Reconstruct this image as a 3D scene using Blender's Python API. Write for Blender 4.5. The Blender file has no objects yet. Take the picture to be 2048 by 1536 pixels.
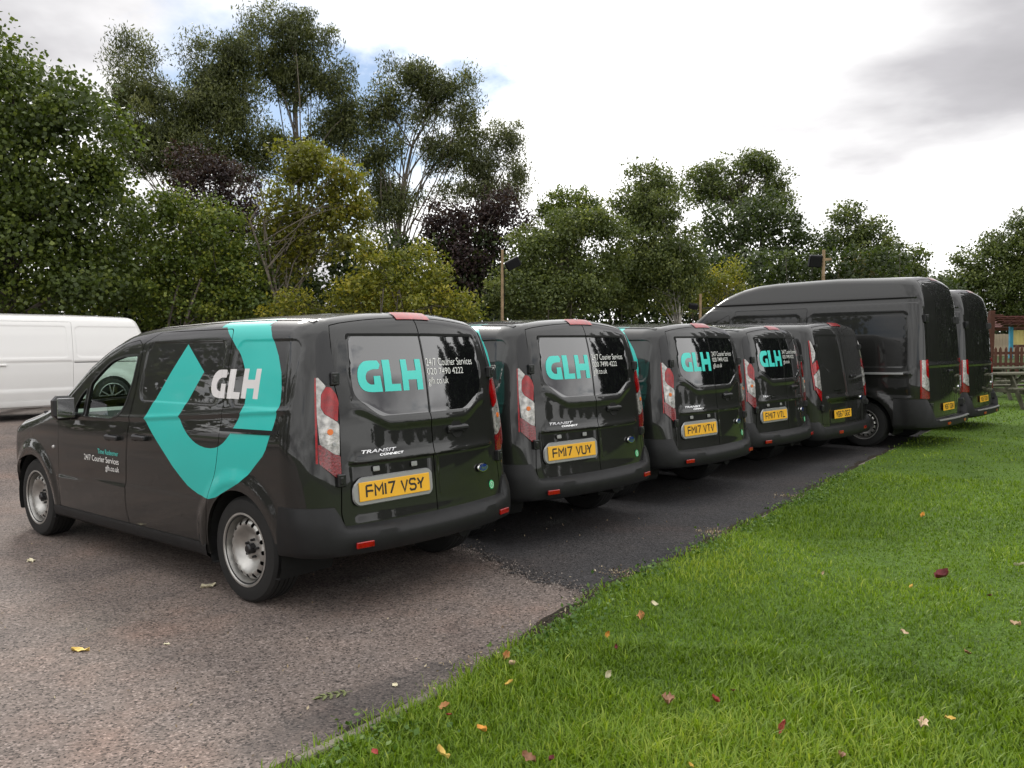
import bpy, math, random
import numpy as np
from mathutils import Vector, Matrix
from mathutils.geometry import delaunay_2d_cdt
random.seed(7); rng=np.random.default_rng(7)
scene=bpy.context.scene; col=scene.collection
R=math.radians
# ------------------------------------------------------------------ camera
cam_d=bpy.data.cameras.new('camera'); cam=bpy.data.objects.new('camera',cam_d); col.objects.link(cam)
cam_d.sensor_width=36; cam_d.lens=36*1673.15/2048; cam_d.clip_start=.05; cam_d.clip_end=3000
cam.matrix_world=Matrix.Translation((0,0,1.5368))@Matrix.Rotation(R(90-2.4543),4,'X')@Matrix.Rotation(R(-.6279),4,'Z')
scene.camera=cam
# ------------------------------------------------------------------ world: blue sky with broken grey and white cloud
SUN_AZ,SUN_EL=R(-24),R(36)          # azimuth from +Y, clockwise
w=bpy.data.worlds.new('World'); scene.world=w; w.use_nodes=True
nt=w.node_tree; nt.nodes.clear()
def wn(t,**k):
    n=nt.nodes.new(t)
    for a,b in k.items(): setattr(n,a,b)
    return n
sky=wn('ShaderNodeTexSky',sky_type='NISHITA',sun_disc=False,sun_elevation=SUN_EL,sun_rotation=SUN_AZ,air_density=1.0,dust_density=.25,ozone_density=1.5)
tc=wn('ShaderNodeTexCoord')
sep=wn('ShaderNodeSeparateXYZ'); nt.links.new(tc.outputs['Generated'],sep.inputs[0])
def wmath(op,a,b=None,c=None):
    n=wn('ShaderNodeMath',operation=op)
    for i,v in enumerate((a,b,c)):
        if v is None: continue
        if isinstance(v,(int,float)): n.inputs[i].default_value=v
        else: nt.links.new(v,n.inputs[i])
    return n.outputs[0]
zz=wmath('ADD',wmath('MAXIMUM',sep.outputs[2],0.0),.22)
cmb=wn('ShaderNodeCombineXYZ')
nt.links.new(wmath('DIVIDE',sep.outputs[0],zz),cmb.inputs[0]); nt.links.new(wmath('DIVIDE',sep.outputs[1],zz),cmb.inputs[1])
def wnoise(off,scale,detail,rough,dist=0.0):
    mp=wn('ShaderNodeMapping'); nt.links.new(cmb.outputs[0],mp.inputs[0]); mp.inputs['Location'].default_value=off
    n=wn('ShaderNodeTexNoise'); nt.links.new(mp.outputs[0],n.inputs['Vector'])
    n.inputs['Scale'].default_value=scale; n.inputs['Detail'].default_value=detail; n.inputs['Roughness'].default_value=rough; n.inputs['Distortion'].default_value=dist
    return n.outputs['Fac']
def wramp(src,pts):
    n=wn('ShaderNodeValToRGB'); nt.links.new(src,n.inputs[0]); e=n.color_ramp.elements
    while len(e)<len(pts): e.new(.5)
    for i,(p,c) in enumerate(pts): e[i].position=p; e[i].color=(*c,1) if len(c)==3 else c
    return n.outputs[0]
CLOUD_OFF=(49.34,18.80,0); SHADE_OFF=(42.28,3.92,0)
cover=wramp(wnoise(CLOUD_OFF,.75,9,.56,.25),[(.335,(0,0,0)),(.42,(1,1,1))])
shade=wramp(wnoise(SHADE_OFF,.62,7,.5,.15),[(.43,(1.55,1.54,1.53)),(.52,(1.05,1.04,1.04)),(.62,(.50,.49,.51)),(.76,(.25,.245,.26))])
hz_=wn('ShaderNodeMapRange'); nt.links.new(sep.outputs[2],hz_.inputs[0]); hz_.inputs[1].default_value=.06; hz_.inputs[2].default_value=.2; hz_.inputs[3].default_value=1; hz_.inputs[4].default_value=0
cover=wmath('MAXIMUM',cover,hz_.outputs[0])
bg_s=wn('ShaderNodeBackground'); nt.links.new(sky.outputs[0],bg_s.inputs[0]); bg_s.inputs[1].default_value=.075
bg_c=wn('ShaderNodeBackground'); nt.links.new(shade,bg_c.inputs[0]); bg_c.inputs[1].default_value=.86
mixw=wn('ShaderNodeMixShader'); nt.links.new(cover,mixw.inputs[0]); nt.links.new(bg_s.outputs[0],mixw.inputs[1]); nt.links.new(bg_c.outputs[0],mixw.inputs[2])
wo=wn('ShaderNodeOutputWorld'); nt.links.new(mixw.outputs[0],wo.inputs[0])
# ------------------------------------------------------------------ sun through thin cloud
sl=bpy.data.lights.new('sun','SUN'); sl.energy=1.5; sl.angle=R(11); sl.color=(1,.96,.9)
sun=bpy.data.objects.new('sun',sl); col.objects.link(sun)
sd=Vector((math.sin(SUN_AZ)*math.cos(SUN_EL),math.cos(SUN_AZ)*math.cos(SUN_EL),math.sin(SUN_EL)))
sun.rotation_euler=sd.to_track_quat('Z','Y').to_euler()
vs=scene.view_settings; vs.view_transform='Standard'; vs.look='None'; vs.exposure=0.55; vs.gamma=1.0
try: vs.use_curve_mapping=False
except Exception: pass
scene.cycles.max_bounces=6; scene.cycles.diffuse_bounces=3; scene.cycles.glossy_bounces=4; scene.cycles.transmission_bounces=4; scene.cycles.transparent_max_bounces=12
try: scene.cycles.use_denoising=True
except Exception: pass

# ------------------------------------------------------------------ helpers: objects
def tag(o,label=None,cat=None,group=None,kind=None):
    if label: o['label']=label
    if cat: o['category']=cat
    if group: o['group']=group
    if kind: o['kind']=kind
    return o
def empty(name,loc=(0,0,0),rz=0.0,parent=None):
    o=bpy.data.objects.new(name,None); col.objects.link(o); o.location=loc; o.rotation_euler=(0,0,rz); o.empty_display_size=.2
    if parent: o.parent=parent
    return o
def link_mesh(name,me,parent=None,loc=None,rot=None):
    o=bpy.data.objects.new(name,me); col.objects.link(o)
    if parent: o.parent=parent
    if loc is not None: o.location=loc
    if rot is not None: o.rotation_euler=rot
    return o
def mesh_of(name,verts,faces,mats,midx=None,smooth=False,normals=None):
    me=bpy.data.meshes.new(name)
    me.from_pydata([tuple(map(float,v)) for v in verts],[],[tuple(map(int,f)) for f in faces])
    for m in (mats if isinstance(mats,(list,tuple)) else [mats]): me.materials.append(m)
    if midx is not None: me.polygons.foreach_set('material_index',np.asarray(midx,np.int32))
    if smooth or normals is not None: me.polygons.foreach_set('use_smooth',np.ones(len(me.polygons),bool))
    me.update()
    if normals is not None: me.normals_split_custom_set_from_vertices([tuple(map(float,n)) for n in normals])
    return me
class MB:
    """collects simple solids into one mesh"""
    def __init__(s): s.v=[]; s.f=[]; s.m=[]
    def add(s,v,f,m=0):
        b=len(s.v); s.v+= [tuple(p) for p in v]; s.f+=[tuple(i+b for i in q) for q in f]; s.m+=[m]*len(f); return s
    def box(s,c,d,rot=None,m=0,bev=0.0):
        hx,hy,hz=d[0]/2,d[1]/2,d[2]/2
        if bev<=0:
            P=[Vector((x,y,z)) for x in (-hx,hx) for y in (-hy,hy) for z in (-hz,hz)]
            Fc=[(0,1,3,2),(4,6,7,5),(0,4,5,1),(2,3,7,6),(0,2,6,4),(1,5,7,3)]
        else:
            b=min(bev,hx*.9,hy*.9,hz*.9); P=[]
            for x in (-1,1):
                for y in (-1,1):
                    for z in (-1,1):
                        P+= [Vector((x*hx,y*(hy-b),z*(hz-b))),Vector((x*(hx-b),y*hy,z*(hz-b))),Vector((x*(hx-b),y*(hy-b),z*hz))]
            I=lambda x,y,z,k:((x>0)*4+(y>0)*2+(z>0))*3+k
            Fc=[]
            for x in (-1,1): Fc.append([I(x,-1,-1,0),I(x,1,-1,0),I(x,1,1,0),I(x,-1,1,0)][::x])
            for y in (-1,1): Fc.append([I(-1,y,-1,1),I(1,y,-1,1),I(1,y,1,1),I(-1,y,1,1)][::-y])
            for z in (-1,1): Fc.append([I(-1,-1,z,2),I(1,-1,z,2),I(1,1,z,2),I(-1,1,z,2)][::z])
            for x in (-1,1):
                for y in (-1,1): Fc.append([I(x,y,-1,0),I(x,y,-1,1),I(x,y,1,1),I(x,y,1,0)][::x*y])
                for z in (-1,1): Fc.append([I(x,-1,z,0),I(x,1,z,0),I(x,1,z,2),I(x,-1,z,2)][::x*z])
            for y in (-1,1):
                for z in (-1,1): Fc.append([I(-1,y,z,1),I(1,y,z,1),I(1,y,z,2),I(-1,y,z,2)][::-y*z])
            for x in (-1,1):
                for y in (-1,1):
                    for z in (-1,1): Fc.append([I(x,y,z,0),I(x,y,z,1),I(x,y,z,2)][::x*y*z])
        if rot is not None: P=[rot@p for p in P]
        c=Vector(c); return s.add([p+c for p in P],Fc,m)
    def tube(s,pts,rad,n=8,m=0,cap=True):
        pts=[Vector(p) for p in pts]; rad=rad if isinstance(rad,(list,tuple,np.ndarray)) else [rad]*len(pts)
        V=[];F=[]
        for i,p in enumerate(pts):
            t=(pts[min(i+1,len(pts)-1)]-pts[max(i-1,0)]).normalized()
            a=t.cross(Vector((0,0,1)) if abs(t.z)<.9 else Vector((1,0,0))).normalized(); b=t.cross(a)
            for k in range(n):
                th=2*math.pi*k/n; V.append(p+(a*math.cos(th)+b*math.sin(th))*rad[i])
        for i in range(len(pts)-1):
            for k in range(n): F.append((i*n+k,i*n+(k+1)%n,(i+1)*n+(k+1)%n,(i+1)*n+k))
        if cap: F.append(tuple(range(n))); F.append(tuple(range((len(pts)-1)*n+n-1,(len(pts)-1)*n-1,-1)))
        return s.add(V,F,m)
    def lathe(s,prof,n=32,axis='y',m=0,close=False):
        V=[];F=[]
        for r,h in prof:
            for k in range(n):
                th=2*math.pi*k/n; a,b=r*math.cos(th),r*math.sin(th)
                V.append({'y':(a,h,b),'z':(a,b,h),'x':(h,a,b)}[axis])
        for i in range(len(prof)-1):
            for k in range(n): F.append((i*n+k,i*n+(k+1)%n,(i+1)*n+(k+1)%n,(i+1)*n+k))
        return s.add(V,F,m)
    def mesh(s,name,mats,smooth=False): 
        me=mesh_of(name,s.v,s.f,mats,s.m,smooth); 
        if smooth: me.set_sharp_from_angle(angle=R(35))
        return me
    def build(s,name,mats,parent=None,smooth=False,loc=None,rot=None): return link_mesh(name,s.mesh(name,mats,smooth),parent,loc,rot)
def copy_tree(o,parent=None,skip=()):
    c=o.copy(); col.objects.link(c); c.parent=parent
    for ch in o.children:
        if ch.get('_skip'): continue
        copy_tree(ch,c)
    return c
# ------------------------------------------------------------------ helpers: materials
MATS={}
def material(name,color,rough=.5,metal=0.0,coat=0.0,coat_rough=.03,spec=.5,emit=None,noise=None,bump=None,alpha=None):
    """noise=(scale,amount) mottles the colour, bump=(scale,strength,distance)"""
    m=bpy.data.materials.new(name); m.use_nodes=True; n=m.node_tree; b=n.nodes['Principled BSDF']
    b.inputs['Base Color'].default_value=(*color,1); b.inputs['Roughness'].default_value=rough; b.inputs['Metallic'].default_value=metal
    b.inputs['Coat Weight'].default_value=coat; b.inputs['Coat Roughness'].default_value=coat_rough; b.inputs['Specular IOR Level'].default_value=spec
    if noise or bump:
        t=n.nodes.new('ShaderNodeTexCoord')
    if noise:
        x=n.nodes.new('ShaderNodeTexNoise'); x.inputs['Scale'].default_value=noise[0]; x.inputs['Detail'].default_value=6; n.links.new(t.outputs['Object'],x.inputs['Vector'])
        r=n.nodes.new('ShaderNodeMapRange'); r.inputs[1].default_value=.3; r.inputs[2].default_value=.7; r.inputs[3].default_value=1-noise[1]; r.inputs[4].default_value=1+noise[1]
        n.links.new(x.outputs['Fac'],r.inputs[0])
        mx=n.nodes.new('ShaderNodeVectorMath'); mx.operation='SCALE'; mx.inputs[0].default_value=color; n.links.new(r.outputs[0],mx.inputs['Scale'])
        n.links.new(mx.outputs[0],b.inputs['Base Color'])
    if bump:
        x=n.nodes.new('ShaderNodeTexNoise'); x.inputs['Scale'].default_value=bump[0]; x.inputs['Detail'].default_value=5; n.links.new(t.outputs['Object'],x.inputs['Vector'])
        bp=n.nodes.new('ShaderNodeBump'); bp.inputs['Strength'].default_value=bump[1]; bp.inputs['Distance'].default_value=bump[2]; n.links.new(x.outputs['Fac'],bp.inputs['Height']); n.links.new(bp.outputs[0],b.inputs['Normal'])
    MATS[name]=m; return m
def glass_mat(name,tint,ior=1.45):
    m=bpy.data.materials.new(name); m.use_nodes=True; n=m.node_tree; n.nodes.clear()
    tr=n.nodes.new('ShaderNodeBsdfTransparent'); tr.inputs[0].default_value=(*tint,1)
    gl=n.nodes.new('ShaderNodeBsdfGlossy'); gl.inputs['Roughness'].default_value=.01
    # Schlick reflectance of a thin pane, the same from both sides
    ge=n.nodes.new('ShaderNodeNewGeometry'); dt=n.nodes.new('ShaderNodeVectorMath'); dt.operation='DOT_PRODUCT'; n.links.new(ge.outputs['Normal'],dt.inputs[0]); n.links.new(ge.outputs['Incoming'],dt.inputs[1])
    def mth(op,x,y=None):
        q=n.nodes.new('ShaderNodeMath'); q.operation=op
        for i,v in enumerate((x,y)):
            if v is None: continue
            if isinstance(v,(int,float)): q.inputs[i].default_value=v
            else: n.links.new(v,q.inputs[i])
        return q.outputs[0]
    fr=mth('ADD',mth('MULTIPLY',mth('POWER',mth('SUBTRACT',1.0,mth('ABSOLUTE',dt.outputs['Value'])),5.0),.92),.07)
    mx=n.nodes.new('ShaderNodeMixShader'); o=n.nodes.new('ShaderNodeOutputMaterial')
    n.links.new(fr,mx.inputs[0]); n.links.new(tr.outputs[0],mx.inputs[1]); n.links.new(gl.outputs[0],mx.inputs[2]); n.links.new(mx.outputs[0],o.inputs[0])
    return m
# ------------------------------------------------------------------ helpers: 2-D patches
def inpoly(P,loop):
    L=np.asarray(loop,float); x,y=P[:,0],P[:,1]; c=np.zeros(len(P),bool)
    x0,y0=L[:,0],L[:,1]; x1,y1=np.roll(x0,-1),np.roll(y0,-1)
    for a,b,d,e in zip(x0,y0,x1,y1):
        if b==e: continue
        k=(b>y)!=(e>y); c^=k&(x<(d-a)*(y-b)/(e-b)+a)
    return c
def resample(loop,sp):
    L=[np.asarray(p,float) for p in loop]; out=[]
    for i,p in enumerate(L):
        q=L[(i+1)%len(L)]; n=max(1,int(math.ceil(np.linalg.norm(q-p)/sp)))
        for k in range(n): out.append(p+(q-p)*k/n)
    return np.array(out)
def rounded(loop,r=.02,n=4):
    L=[np.asarray(p[:2],float) for p in loop]; out=[]
    for i,p in enumerate(L):
        rr=loop[i][2] if len(loop[i])>2 else r
        a,b=L[i-1]-p,L[(i+1)%len(L)]-p; la,lb=np.linalg.norm(a),np.linalg.norm(b)
        d=min(rr,la*.45,lb*.45)
        if d<1e-4: out.append(p); continue
        A,B=p+a/la*d,p+b/lb*d
        for k in range(n+1):
            t=k/n; out.append((1-t)**2*A+2*t*(1-t)*p+t*t*B)
    return out
def grow(loop,d):
    L=np.asarray([p[:2] for p in loop],float); n=len(L)
    area=.5*np.sum(L[:,0]*np.roll(L[:,1],-1)-np.roll(L[:,0],-1)*L[:,1]); s=1 if area>0 else -1
    out=[]
    for i in range(n):
        a=L[i]-L[i-1]; b=L[(i+1)%n]-L[i]; a/=max(np.linalg.norm(a),1e-9); b/=max(np.linalg.norm(b),1e-9)
        na=np.array([a[1],-a[0]])*s; nb=np.array([b[1],-b[0]])*s; m=na+nb; l=np.linalg.norm(m)
        m=m/l if l>1e-6 else na; out.append(L[i]+m*d/max(.45,float(m@na)))
    return out
def cdt(outer,holes=(),sp=.03,regions=(),seg=None,guides=()):
    seg=seg or sp
    loops=[resample(outer,seg)]+[resample(h,seg) for h in holes]; regs=[resample(r,seg) for r in regions]
    V=[];E=[]
    for L in loops+regs+[resample(g,seg) for g in guides]:
        b=len(V); V+=L.tolist(); E+=[(b+i,b+(i+1)%len(L)) for i in range(len(L))]
    lo,hi=loops[0].min(0),loops[0].max(0)
    gx=np.arange(lo[0]+sp*.5,hi[0],sp); gy=np.arange(lo[1]+sp*.5,hi[1],sp)
    G=np.stack(np.meshgrid(gx,gy),-1).reshape(-1,2)
    keep=inpoly(G,loops[0])
    for h in loops[1:]: keep&=~inpoly(G,h)
    G=G[keep]
    if len(G):
        B=np.array(V); m=np.ones(len(G),bool); cell={}
        key=np.floor(B/(sp)).astype(int)
        for i,k in enumerate(map(tuple,key)): cell.setdefault(k,[]).append(i)
        for gi,g in enumerate(G):
            kx,ky=int(math.floor(g[0]/sp)),int(math.floor(g[1]/sp))
            for ax in (-1,0,1):
                for ay in (-1,0,1):
                    for i in cell.get((kx+ax,ky+ay),()):
                        if (B[i,0]-g[0])**2+(B[i,1]-g[1])**2<(.45*sp)**2: m[gi]=False
        V+=G[m].tolist()
    r=delaunay_2d_cdt([Vector(v) for v in V],E,[],0,1e-6)
    P=np.array([tuple(v) for v in r[0]]); T=np.array([f for f in r[2]])
    c=P[T].mean(1); ok=inpoly(c,loops[0])
    for h in loops[1:]: ok&=~inpoly(c,h)
    T=T[ok]; c=c[ok]
    a=P[T]; ar=(a[:,1,0]-a[:,0,0])*(a[:,2,1]-a[:,0,1])-(a[:,2,0]-a[:,0,0])*(a[:,1,1]-a[:,0,1])
    T=np.where((ar<0)[:,None],T[:,::-1],T)
    mi=np.zeros(len(T),int)
    for k,L in enumerate(regs): mi[inpoly(c,L)]=k+1
    u,inv=np.unique(T,return_inverse=True)
    return P[u],inv.reshape(T.shape),mi
def boundary(T):
    E=np.concatenate([T[:,[0,1]],T[:,[1,2]],T[:,[2,0]]]); K=np.sort(E,1)
    _,idx,cnt=np.unique(K,axis=0,return_index=True,return_counts=True)
    return E[idx[cnt==1]]
def table(pts,lo,hi,sig):
    g=np.linspace(lo,hi,1200); v=np.interp(g,[p[0] for p in pts],[p[1] for p in pts])
    dx=g[1]-g[0]; n=max(1,int(3*sig/dx)); k=np.exp(-.5*(np.arange(-n,n+1)*dx/sig)**2); k/=k.sum()
    v=np.convolve(np.pad(v,n,mode='edge'),k,'valid')
    # keep end slopes sane
    return g,v
def ev(t,x): return np.interp(x,t[0],t[1])
def sm(a,b,x):
    t=np.clip((x-a)/(b-a),0,1); return t*t*(3-2*t)
def rint(a,b,r): return np.minimum(-r,np.maximum(a,b))+np.sqrt(np.maximum(a+r,0)**2+np.maximum(b+r,0)**2)
def rbox(x,z,x0,x1,z0,z1,r):
    cx,cz,hx,hz=(x0+x1)/2,(z0+z1)/2,(x1-x0)/2-r,(z1-z0)/2-r
    dx,dz=abs(x-cx)-hx,abs(z-cz)-hz
    return np.sqrt(np.maximum(dx,0)**2+np.maximum(dz,0)**2)+np.minimum(np.maximum(dx,dz),0)-r
class Form:
    def __init__(s,W,roof,rear,nose,crown=.055,ys=.65,shift=.2,bow=.16,nosebow=.32,rr=.19,rf=.15,rt=.085,feat=None,taper=(3.3,1.3,.05),fan=(.45,.62,.30),front=(4.0,.45,.5),fanf=None,xs=(2.3,3.6),rfeat=None,zref=.2):
        s.W=table(W,0,3,.03); s.roof=table(roof,-1,7,.05); s.rear=table(rear,0,3,.05); s.nose=table(nose,0,3,.05)
        s.slope=np.gradient(s.roof[1],s.roof[0])
        s.crown,s.ys,s.shift,s.bow,s.nosebow,s.rr,s.rf,s.rt=crown,ys,shift,bow,nosebow,rr,rf,rt
        s.feat=feat; s.rfeat=rfeat; s.taper=taper; s.fan=fan; s.front=front; s.xs=xs
    def comps(s,p):
        x,y,z=p[...,0],np.abs(p[...,1]),p[...,2]
        w=ev(s.W,z)-s.taper[2]*np.maximum(0,(x-s.taper[0])/s.taper[1])**2
        if s.feat is not None: w=w+s.feat(x,z)
        fy=y-w
        xr=ev(s.rear,z)+s.bow*y*y
        if s.rfeat is not None: xr=xr-s.rfeat(p[...,1],z)
        fr=xr-x
        ff=x-(ev(s.nose,z)-s.nosebow*(y/.9)**2.2)
        q=np.clip(1-(y/s.ys)**2,-1,1)
        xe=x-s.shift*q*sm(s.xs[0],s.xs[1],x)
        fz=(z-ev(s.roof,xe)-s.crown*q*(1-.6*sm(s.xs[0]+.6,s.xs[1],x)))/np.sqrt(1+np.interp(xe,s.roof[0],s.slope)**2)
        return fy,fr,ff,fz
    def F(s,p):
        fy,fr,ff,fz=s.comps(p)
        return rint(rint(rint(fy,fr,s.rr),ff,s.rf),fz,s.rt)
    def cast(s,o,d,t1=3.0,it=34):
        a=np.zeros(len(o)); b=np.full(len(o),t1)
        for _ in range(it):
            m=(a+b)/2; ins=s.F(o+d*m[:,None])<0
            a=np.where(ins,m,a); b=np.where(ins,b,m)
        return o+d*a[:,None]
    def normal(s,p,e=1.5e-3):
        g=np.stack([s.F(p+np.eye(3)[i]*e)-s.F(p-np.eye(3)[i]*e) for i in range(3)],-1)
        return g/np.maximum(np.linalg.norm(g,axis=-1,keepdims=True),1e-9)
    # wrap domain: s from rear centre round the left corner, along the side, to the nose centre
    def wrap(s,q):
        q=np.asarray(q,float); S,z=q[:,0],q[:,1]
        Xc,Y0,C=s.fan; Xf,Yf,Cf=s.front
        L1=Y0; L2=L1+C; L3=L2+(Xf-Xc); L4=L3+Cf
        ph=np.clip((S-L1)/C,0,1)*np.pi/2; ph2=np.clip((S-L3)/Cf,0,1)*np.pi/2
        y=np.where(S<L1,S,np.where(S<L4,Y0+(Yf-Y0)*np.clip((S-L2)/(L3-L2),0,1),Yf-(S-L4)))
        x=np.where(S<L2,Xc,np.where(S<L3,Xc+S-L2,Xf))
        dx=np.where(S<L3,-np.cos(ph),np.sin(ph2)); dy=np.where(S<L3,np.sin(ph),np.cos(ph2))
        o=np.stack([x,y,z],1); d=np.stack([dx,dy,0*z],1)
        return s.cast(o,d)
    def sx(s,x): return s.fan[1]+s.fan[2]+x-s.fan[0]
    def smax(s): return s.fan[1]+s.fan[2]+s.front[0]-s.fan[0]+s.front[2]+s.front[1]
    def s_of(s,p):
        p=np.asarray(p,float); x,y=p[...,0],p[...,1]; Xc,Y0,C=s.fan
        ph=np.arctan2(y-Y0,Xc-x)
        return np.where(y<Y0,y,np.where(x>Xc,s.sx(x),Y0+C*np.clip(ph/(np.pi/2),0,1)))
    def top(s,n=240):
        S=np.linspace(0,s.smax(),n); lo=np.full(n,.5); hi=np.full(n,s.roof[1].max()+s.crown+.1)
        # highest z for which the horizontal ray still leaves through the side before the roof
        lo=np.full(n,.45)
        for _ in range(34):
            m=(lo+hi)/2; p=s.wrap(np.stack([S,m],1)); fy,fr,ff,fz=s.comps(p)
            ok=np.maximum(np.maximum(fy,fr),ff)>fz
            lo=np.where(ok,m,lo); hi=np.where(ok,hi,m)
        return S,lo
    def roofmap(s,q):
        q=np.asarray(q,float); o=np.stack([q[:,0],q[:,1],np.full(len(q),.55)],1)
        return s.cast(o,np.tile([0,0,1.],(len(q),1)))
    def rearmap(s,q):
        q=np.asarray(q,float); o=np.stack([np.full(len(q),.6),q[:,0],q[:,1]],1)
        return s.cast(o,np.tile([-1.,0,0],(len(q),1)))
def crease_z(x): return 1.19-.068*np.clip((x-.45),0,1.6)-.03*np.clip(x-2.05,0,1.5)
def connect_feat(x,z):
    d=np.zeros_like(x)
    # blind window recess panels, upper body
    for x0,x1 in ((.40,1.02),(1.14,2.14)):
        d=d-.007*sm(.012,-.012,rbox(x,z,x0,x1,1.20,1.60,.07))
    # crease along the belt
    zc=crease_z(x)
    d=d+(.0065*np.exp(-((z-zc)/.017)**2)-.006*np.exp(-np.maximum(zc-z,0)/.10)*sm(zc+.004,zc-.016,z))*sm(3.4,3.1,x)*sm(.36,.52,x)
    # lower rub crease
    zl=.585-.02*np.clip(x-2.3,0,2)
    d=d+.008*sm(zl+.012,zl-.012,z)*sm(1.22,1.34,x)*sm(3.5,3.42,x)
    # wheel arch flares
    for cx,cz,r in ((.88,.325,.375),(3.942,.325,.37)):
        rr=np.hypot(x-cx,z-cz)
        d=d+.022*sm(r+.14,r+.04,rr)*(1-.35*sm(r+.05,r,rr))
    return d
def connect_rfeat(y,z):
    ay=np.abs(y); d=0*z
    # window panels sunk, curved lower edge
    lowz=1.135+.10*sm(.30,.56,ay)
    inside=sm(-.011,.011,np.minimum(np.minimum(z-lowz,1.625-z),.575-.04*sm(1.3,1.62,z)-ay))
    d=d-.007*inside
    # shoulder under the window
    d=d+.007*np.exp(-((z-(lowz-.040))/.026)**2)*sm(.62,.5,ay)
    # ledge above plate
    d=d+.014*np.exp(-np.maximum(z-.885,0)/.03)*sm(.866,.884,z)*sm(.62,.57,ay)
    d=d-.010*sm(.885,.868,z)*sm(.615,.63,z)*sm(.635,.61,y)*sm(.03,.055,y)-.003*sm(.885,.868,z)*sm(.50,.60,z)*sm(.64,.6,ay)
    return d
CONNECT=Form(W=[(0,.84),(.2,.86),(.35,.885),(.55,.905),(.8,.915),(.95,.912),(1.05,.905),(1.15,.887),(1.4,.84),(1.6,.79),(1.72,.745),(1.85,.68),(3,.3)],
 roof=[(-1,1.715),(.3,1.715),(.8,1.73),(1.4,1.73),(2.18,1.71),(2.47,1.685),(2.79,1.594),(3.09,1.47),(3.41,1.294),(3.70,1.141),(3.85,1.09),(4.1,1.03),(4.48,.955),(4.65,.90),(5.2,.6),(7,.3)],
 rear=[(0,.06),(.2,.07),(.5,.085),(.8,.112),(1.14,.143),(1.4,.178),(1.6,.225),(1.72,.27),(1.85,.34),(3,.9)],
 nose=[(0,4.68),(.2,4.72),(.45,4.80),(.7,4.79),(.85,4.75),(1.0,4.66),(1.3,4.4),(3,3)],feat=connect_feat,rfeat=connect_rfeat)
# ------------------------------------------------------------------ curved body panels
def parr(form,domain,outer,holes=(),sp=.03,regions=(),off=0.0,rim=.018,flip=False,seg=None,guides=()):
    P,T,mi=cdt(outer,holes,sp,regions,seg,guides)
    if domain=='side':
        Q=P.copy(); Q[:,0]=form.sx(P[:,0]); V=form.wrap(Q)
    elif domain=='wrap': V=form.wrap(P)
    elif domain=='rear': V=form.rearmap(P)
    else: V=form.roofmap(P)
    N=form.normal(V); V=V+N*off
    a=V[T]; fn=np.cross(a[:,1]-a[:,0],a[:,2]-a[:,0]); fl=(fn*N[T[:,0]]).sum(1)<0
    if fl.mean()>.5: T=T[:,::-1]
    f=[tuple(t) for t in T]; m=list(mi)
    if rim:
        E=boundary(T); b=len(V); d=N*rim
        V2=[];N2=[]
        for i,j in E:
            k=b+len(V2); V2+=[V[i],V[j],V[j]-d[j],V[i]-d[i]]
            e=V[j]-V[i]; n=np.cross(e,-d[i]); n=-n/max(np.linalg.norm(n),1e-9); N2+=[n]*4
            f.append((k,k+3,k+2,k+1)); m.append(0)
        if V2: V=np.concatenate([V,V2]); N=np.concatenate([N,N2])
    if flip:
        V=V*[1,-1,1]; N=N*[1,-1,1]; f=[t[::-1] for t in f]
    return V,N,f,m
def join(*arrs):
    V=[];N=[];F=[];M=[]; b=0
    for v,n,f,m in arrs:
        V.append(v);N.append(n);F+=[tuple(i+b for i in t) for t in f];M+=list(m); b+=len(v)
    return np.concatenate(V),np.concatenate(N),F,M
def panel(name,arr,mats,parent=None):
    v,n,f,m=arr; mats=mats if isinstance(mats,(list,tuple)) else [mats]
    m=[min(i,len(mats)-1) for i in m]
    return link_mesh(name,mesh_of(name,v,f,mats,m,normals=n),parent)
def mirror_arr(a): v,n,f,m=a; return v*[1,-1,1],n*[1,-1,1],[t[::-1] for t in f],m
# lettering -----------------------------------------------------------------
_tc={}
def text_flat(s,bold=0.0,shear=0.0,space=1.0):
    """triangulated letters scaled to a unit-height box: (verts 2-D, faces, width)"""
    k=(s,bold,shear,space)
    if k in _tc: return _tc[k]
    c=bpy.data.curves.new('t','FONT'); c.body=s; c.offset=bold; c.shear=shear; c.space_character=space; c.resolution_u=3; c.fill_mode='FRONT'
    o=bpy.data.objects.new('t',c); col.objects.link(o); bpy.context.view_layer.update()
    me=o.evaluated_get(bpy.context.evaluated_depsgraph_get()).to_mesh()
    V=np.array([v.co[:2] for v in me.vertices]); F=[tuple(p.vertices) for p in me.polygons]
    o.evaluated_get(bpy.context.evaluated_depsgraph_get()).to_mesh_clear(); bpy.data.objects.remove(o); bpy.data.curves.remove(c)
    lo,hi=V.min(0),V.max(0); V=(V-lo)/(hi-lo)
    _tc[k]=(V,F); return V,F
def text_on(form,domain,s,a0,a1,b0,b1,mat,parent,name='lettering',off=.003,bold=0.0,shear=0.0,flip=False,desc=True):
    """letters stretched over the box a0..a1 (left to right) x b0..b1 of a panel domain"""
    V,F=text_flat(s,bold,shear)
    Q=np.stack([a0+(a1-a0)*V[:,0],b0+(b1-b0)*V[:,1]],1)
    if domain=='side': q=Q.copy(); q[:,0]=form.sx(Q[:,0]); P=form.wrap(q)
    elif domain=='rear': P=form.rearmap(Q)
    N=form.normal(P); P=P+N*off
    n0=N[F[0][0]]; a,b,c=(P[i] for i in F[0][:3])
    if np.cross(b-a,c-a)@n0<0: F=[f[::-1] for f in F]
    if flip: P=P*[1,-1,1]; N=N*[1,-1,1]; F=[f[::-1] for f in F]
    return link_mesh(name,mesh_of(name,P,F,mat,normals=N),parent)
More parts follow.
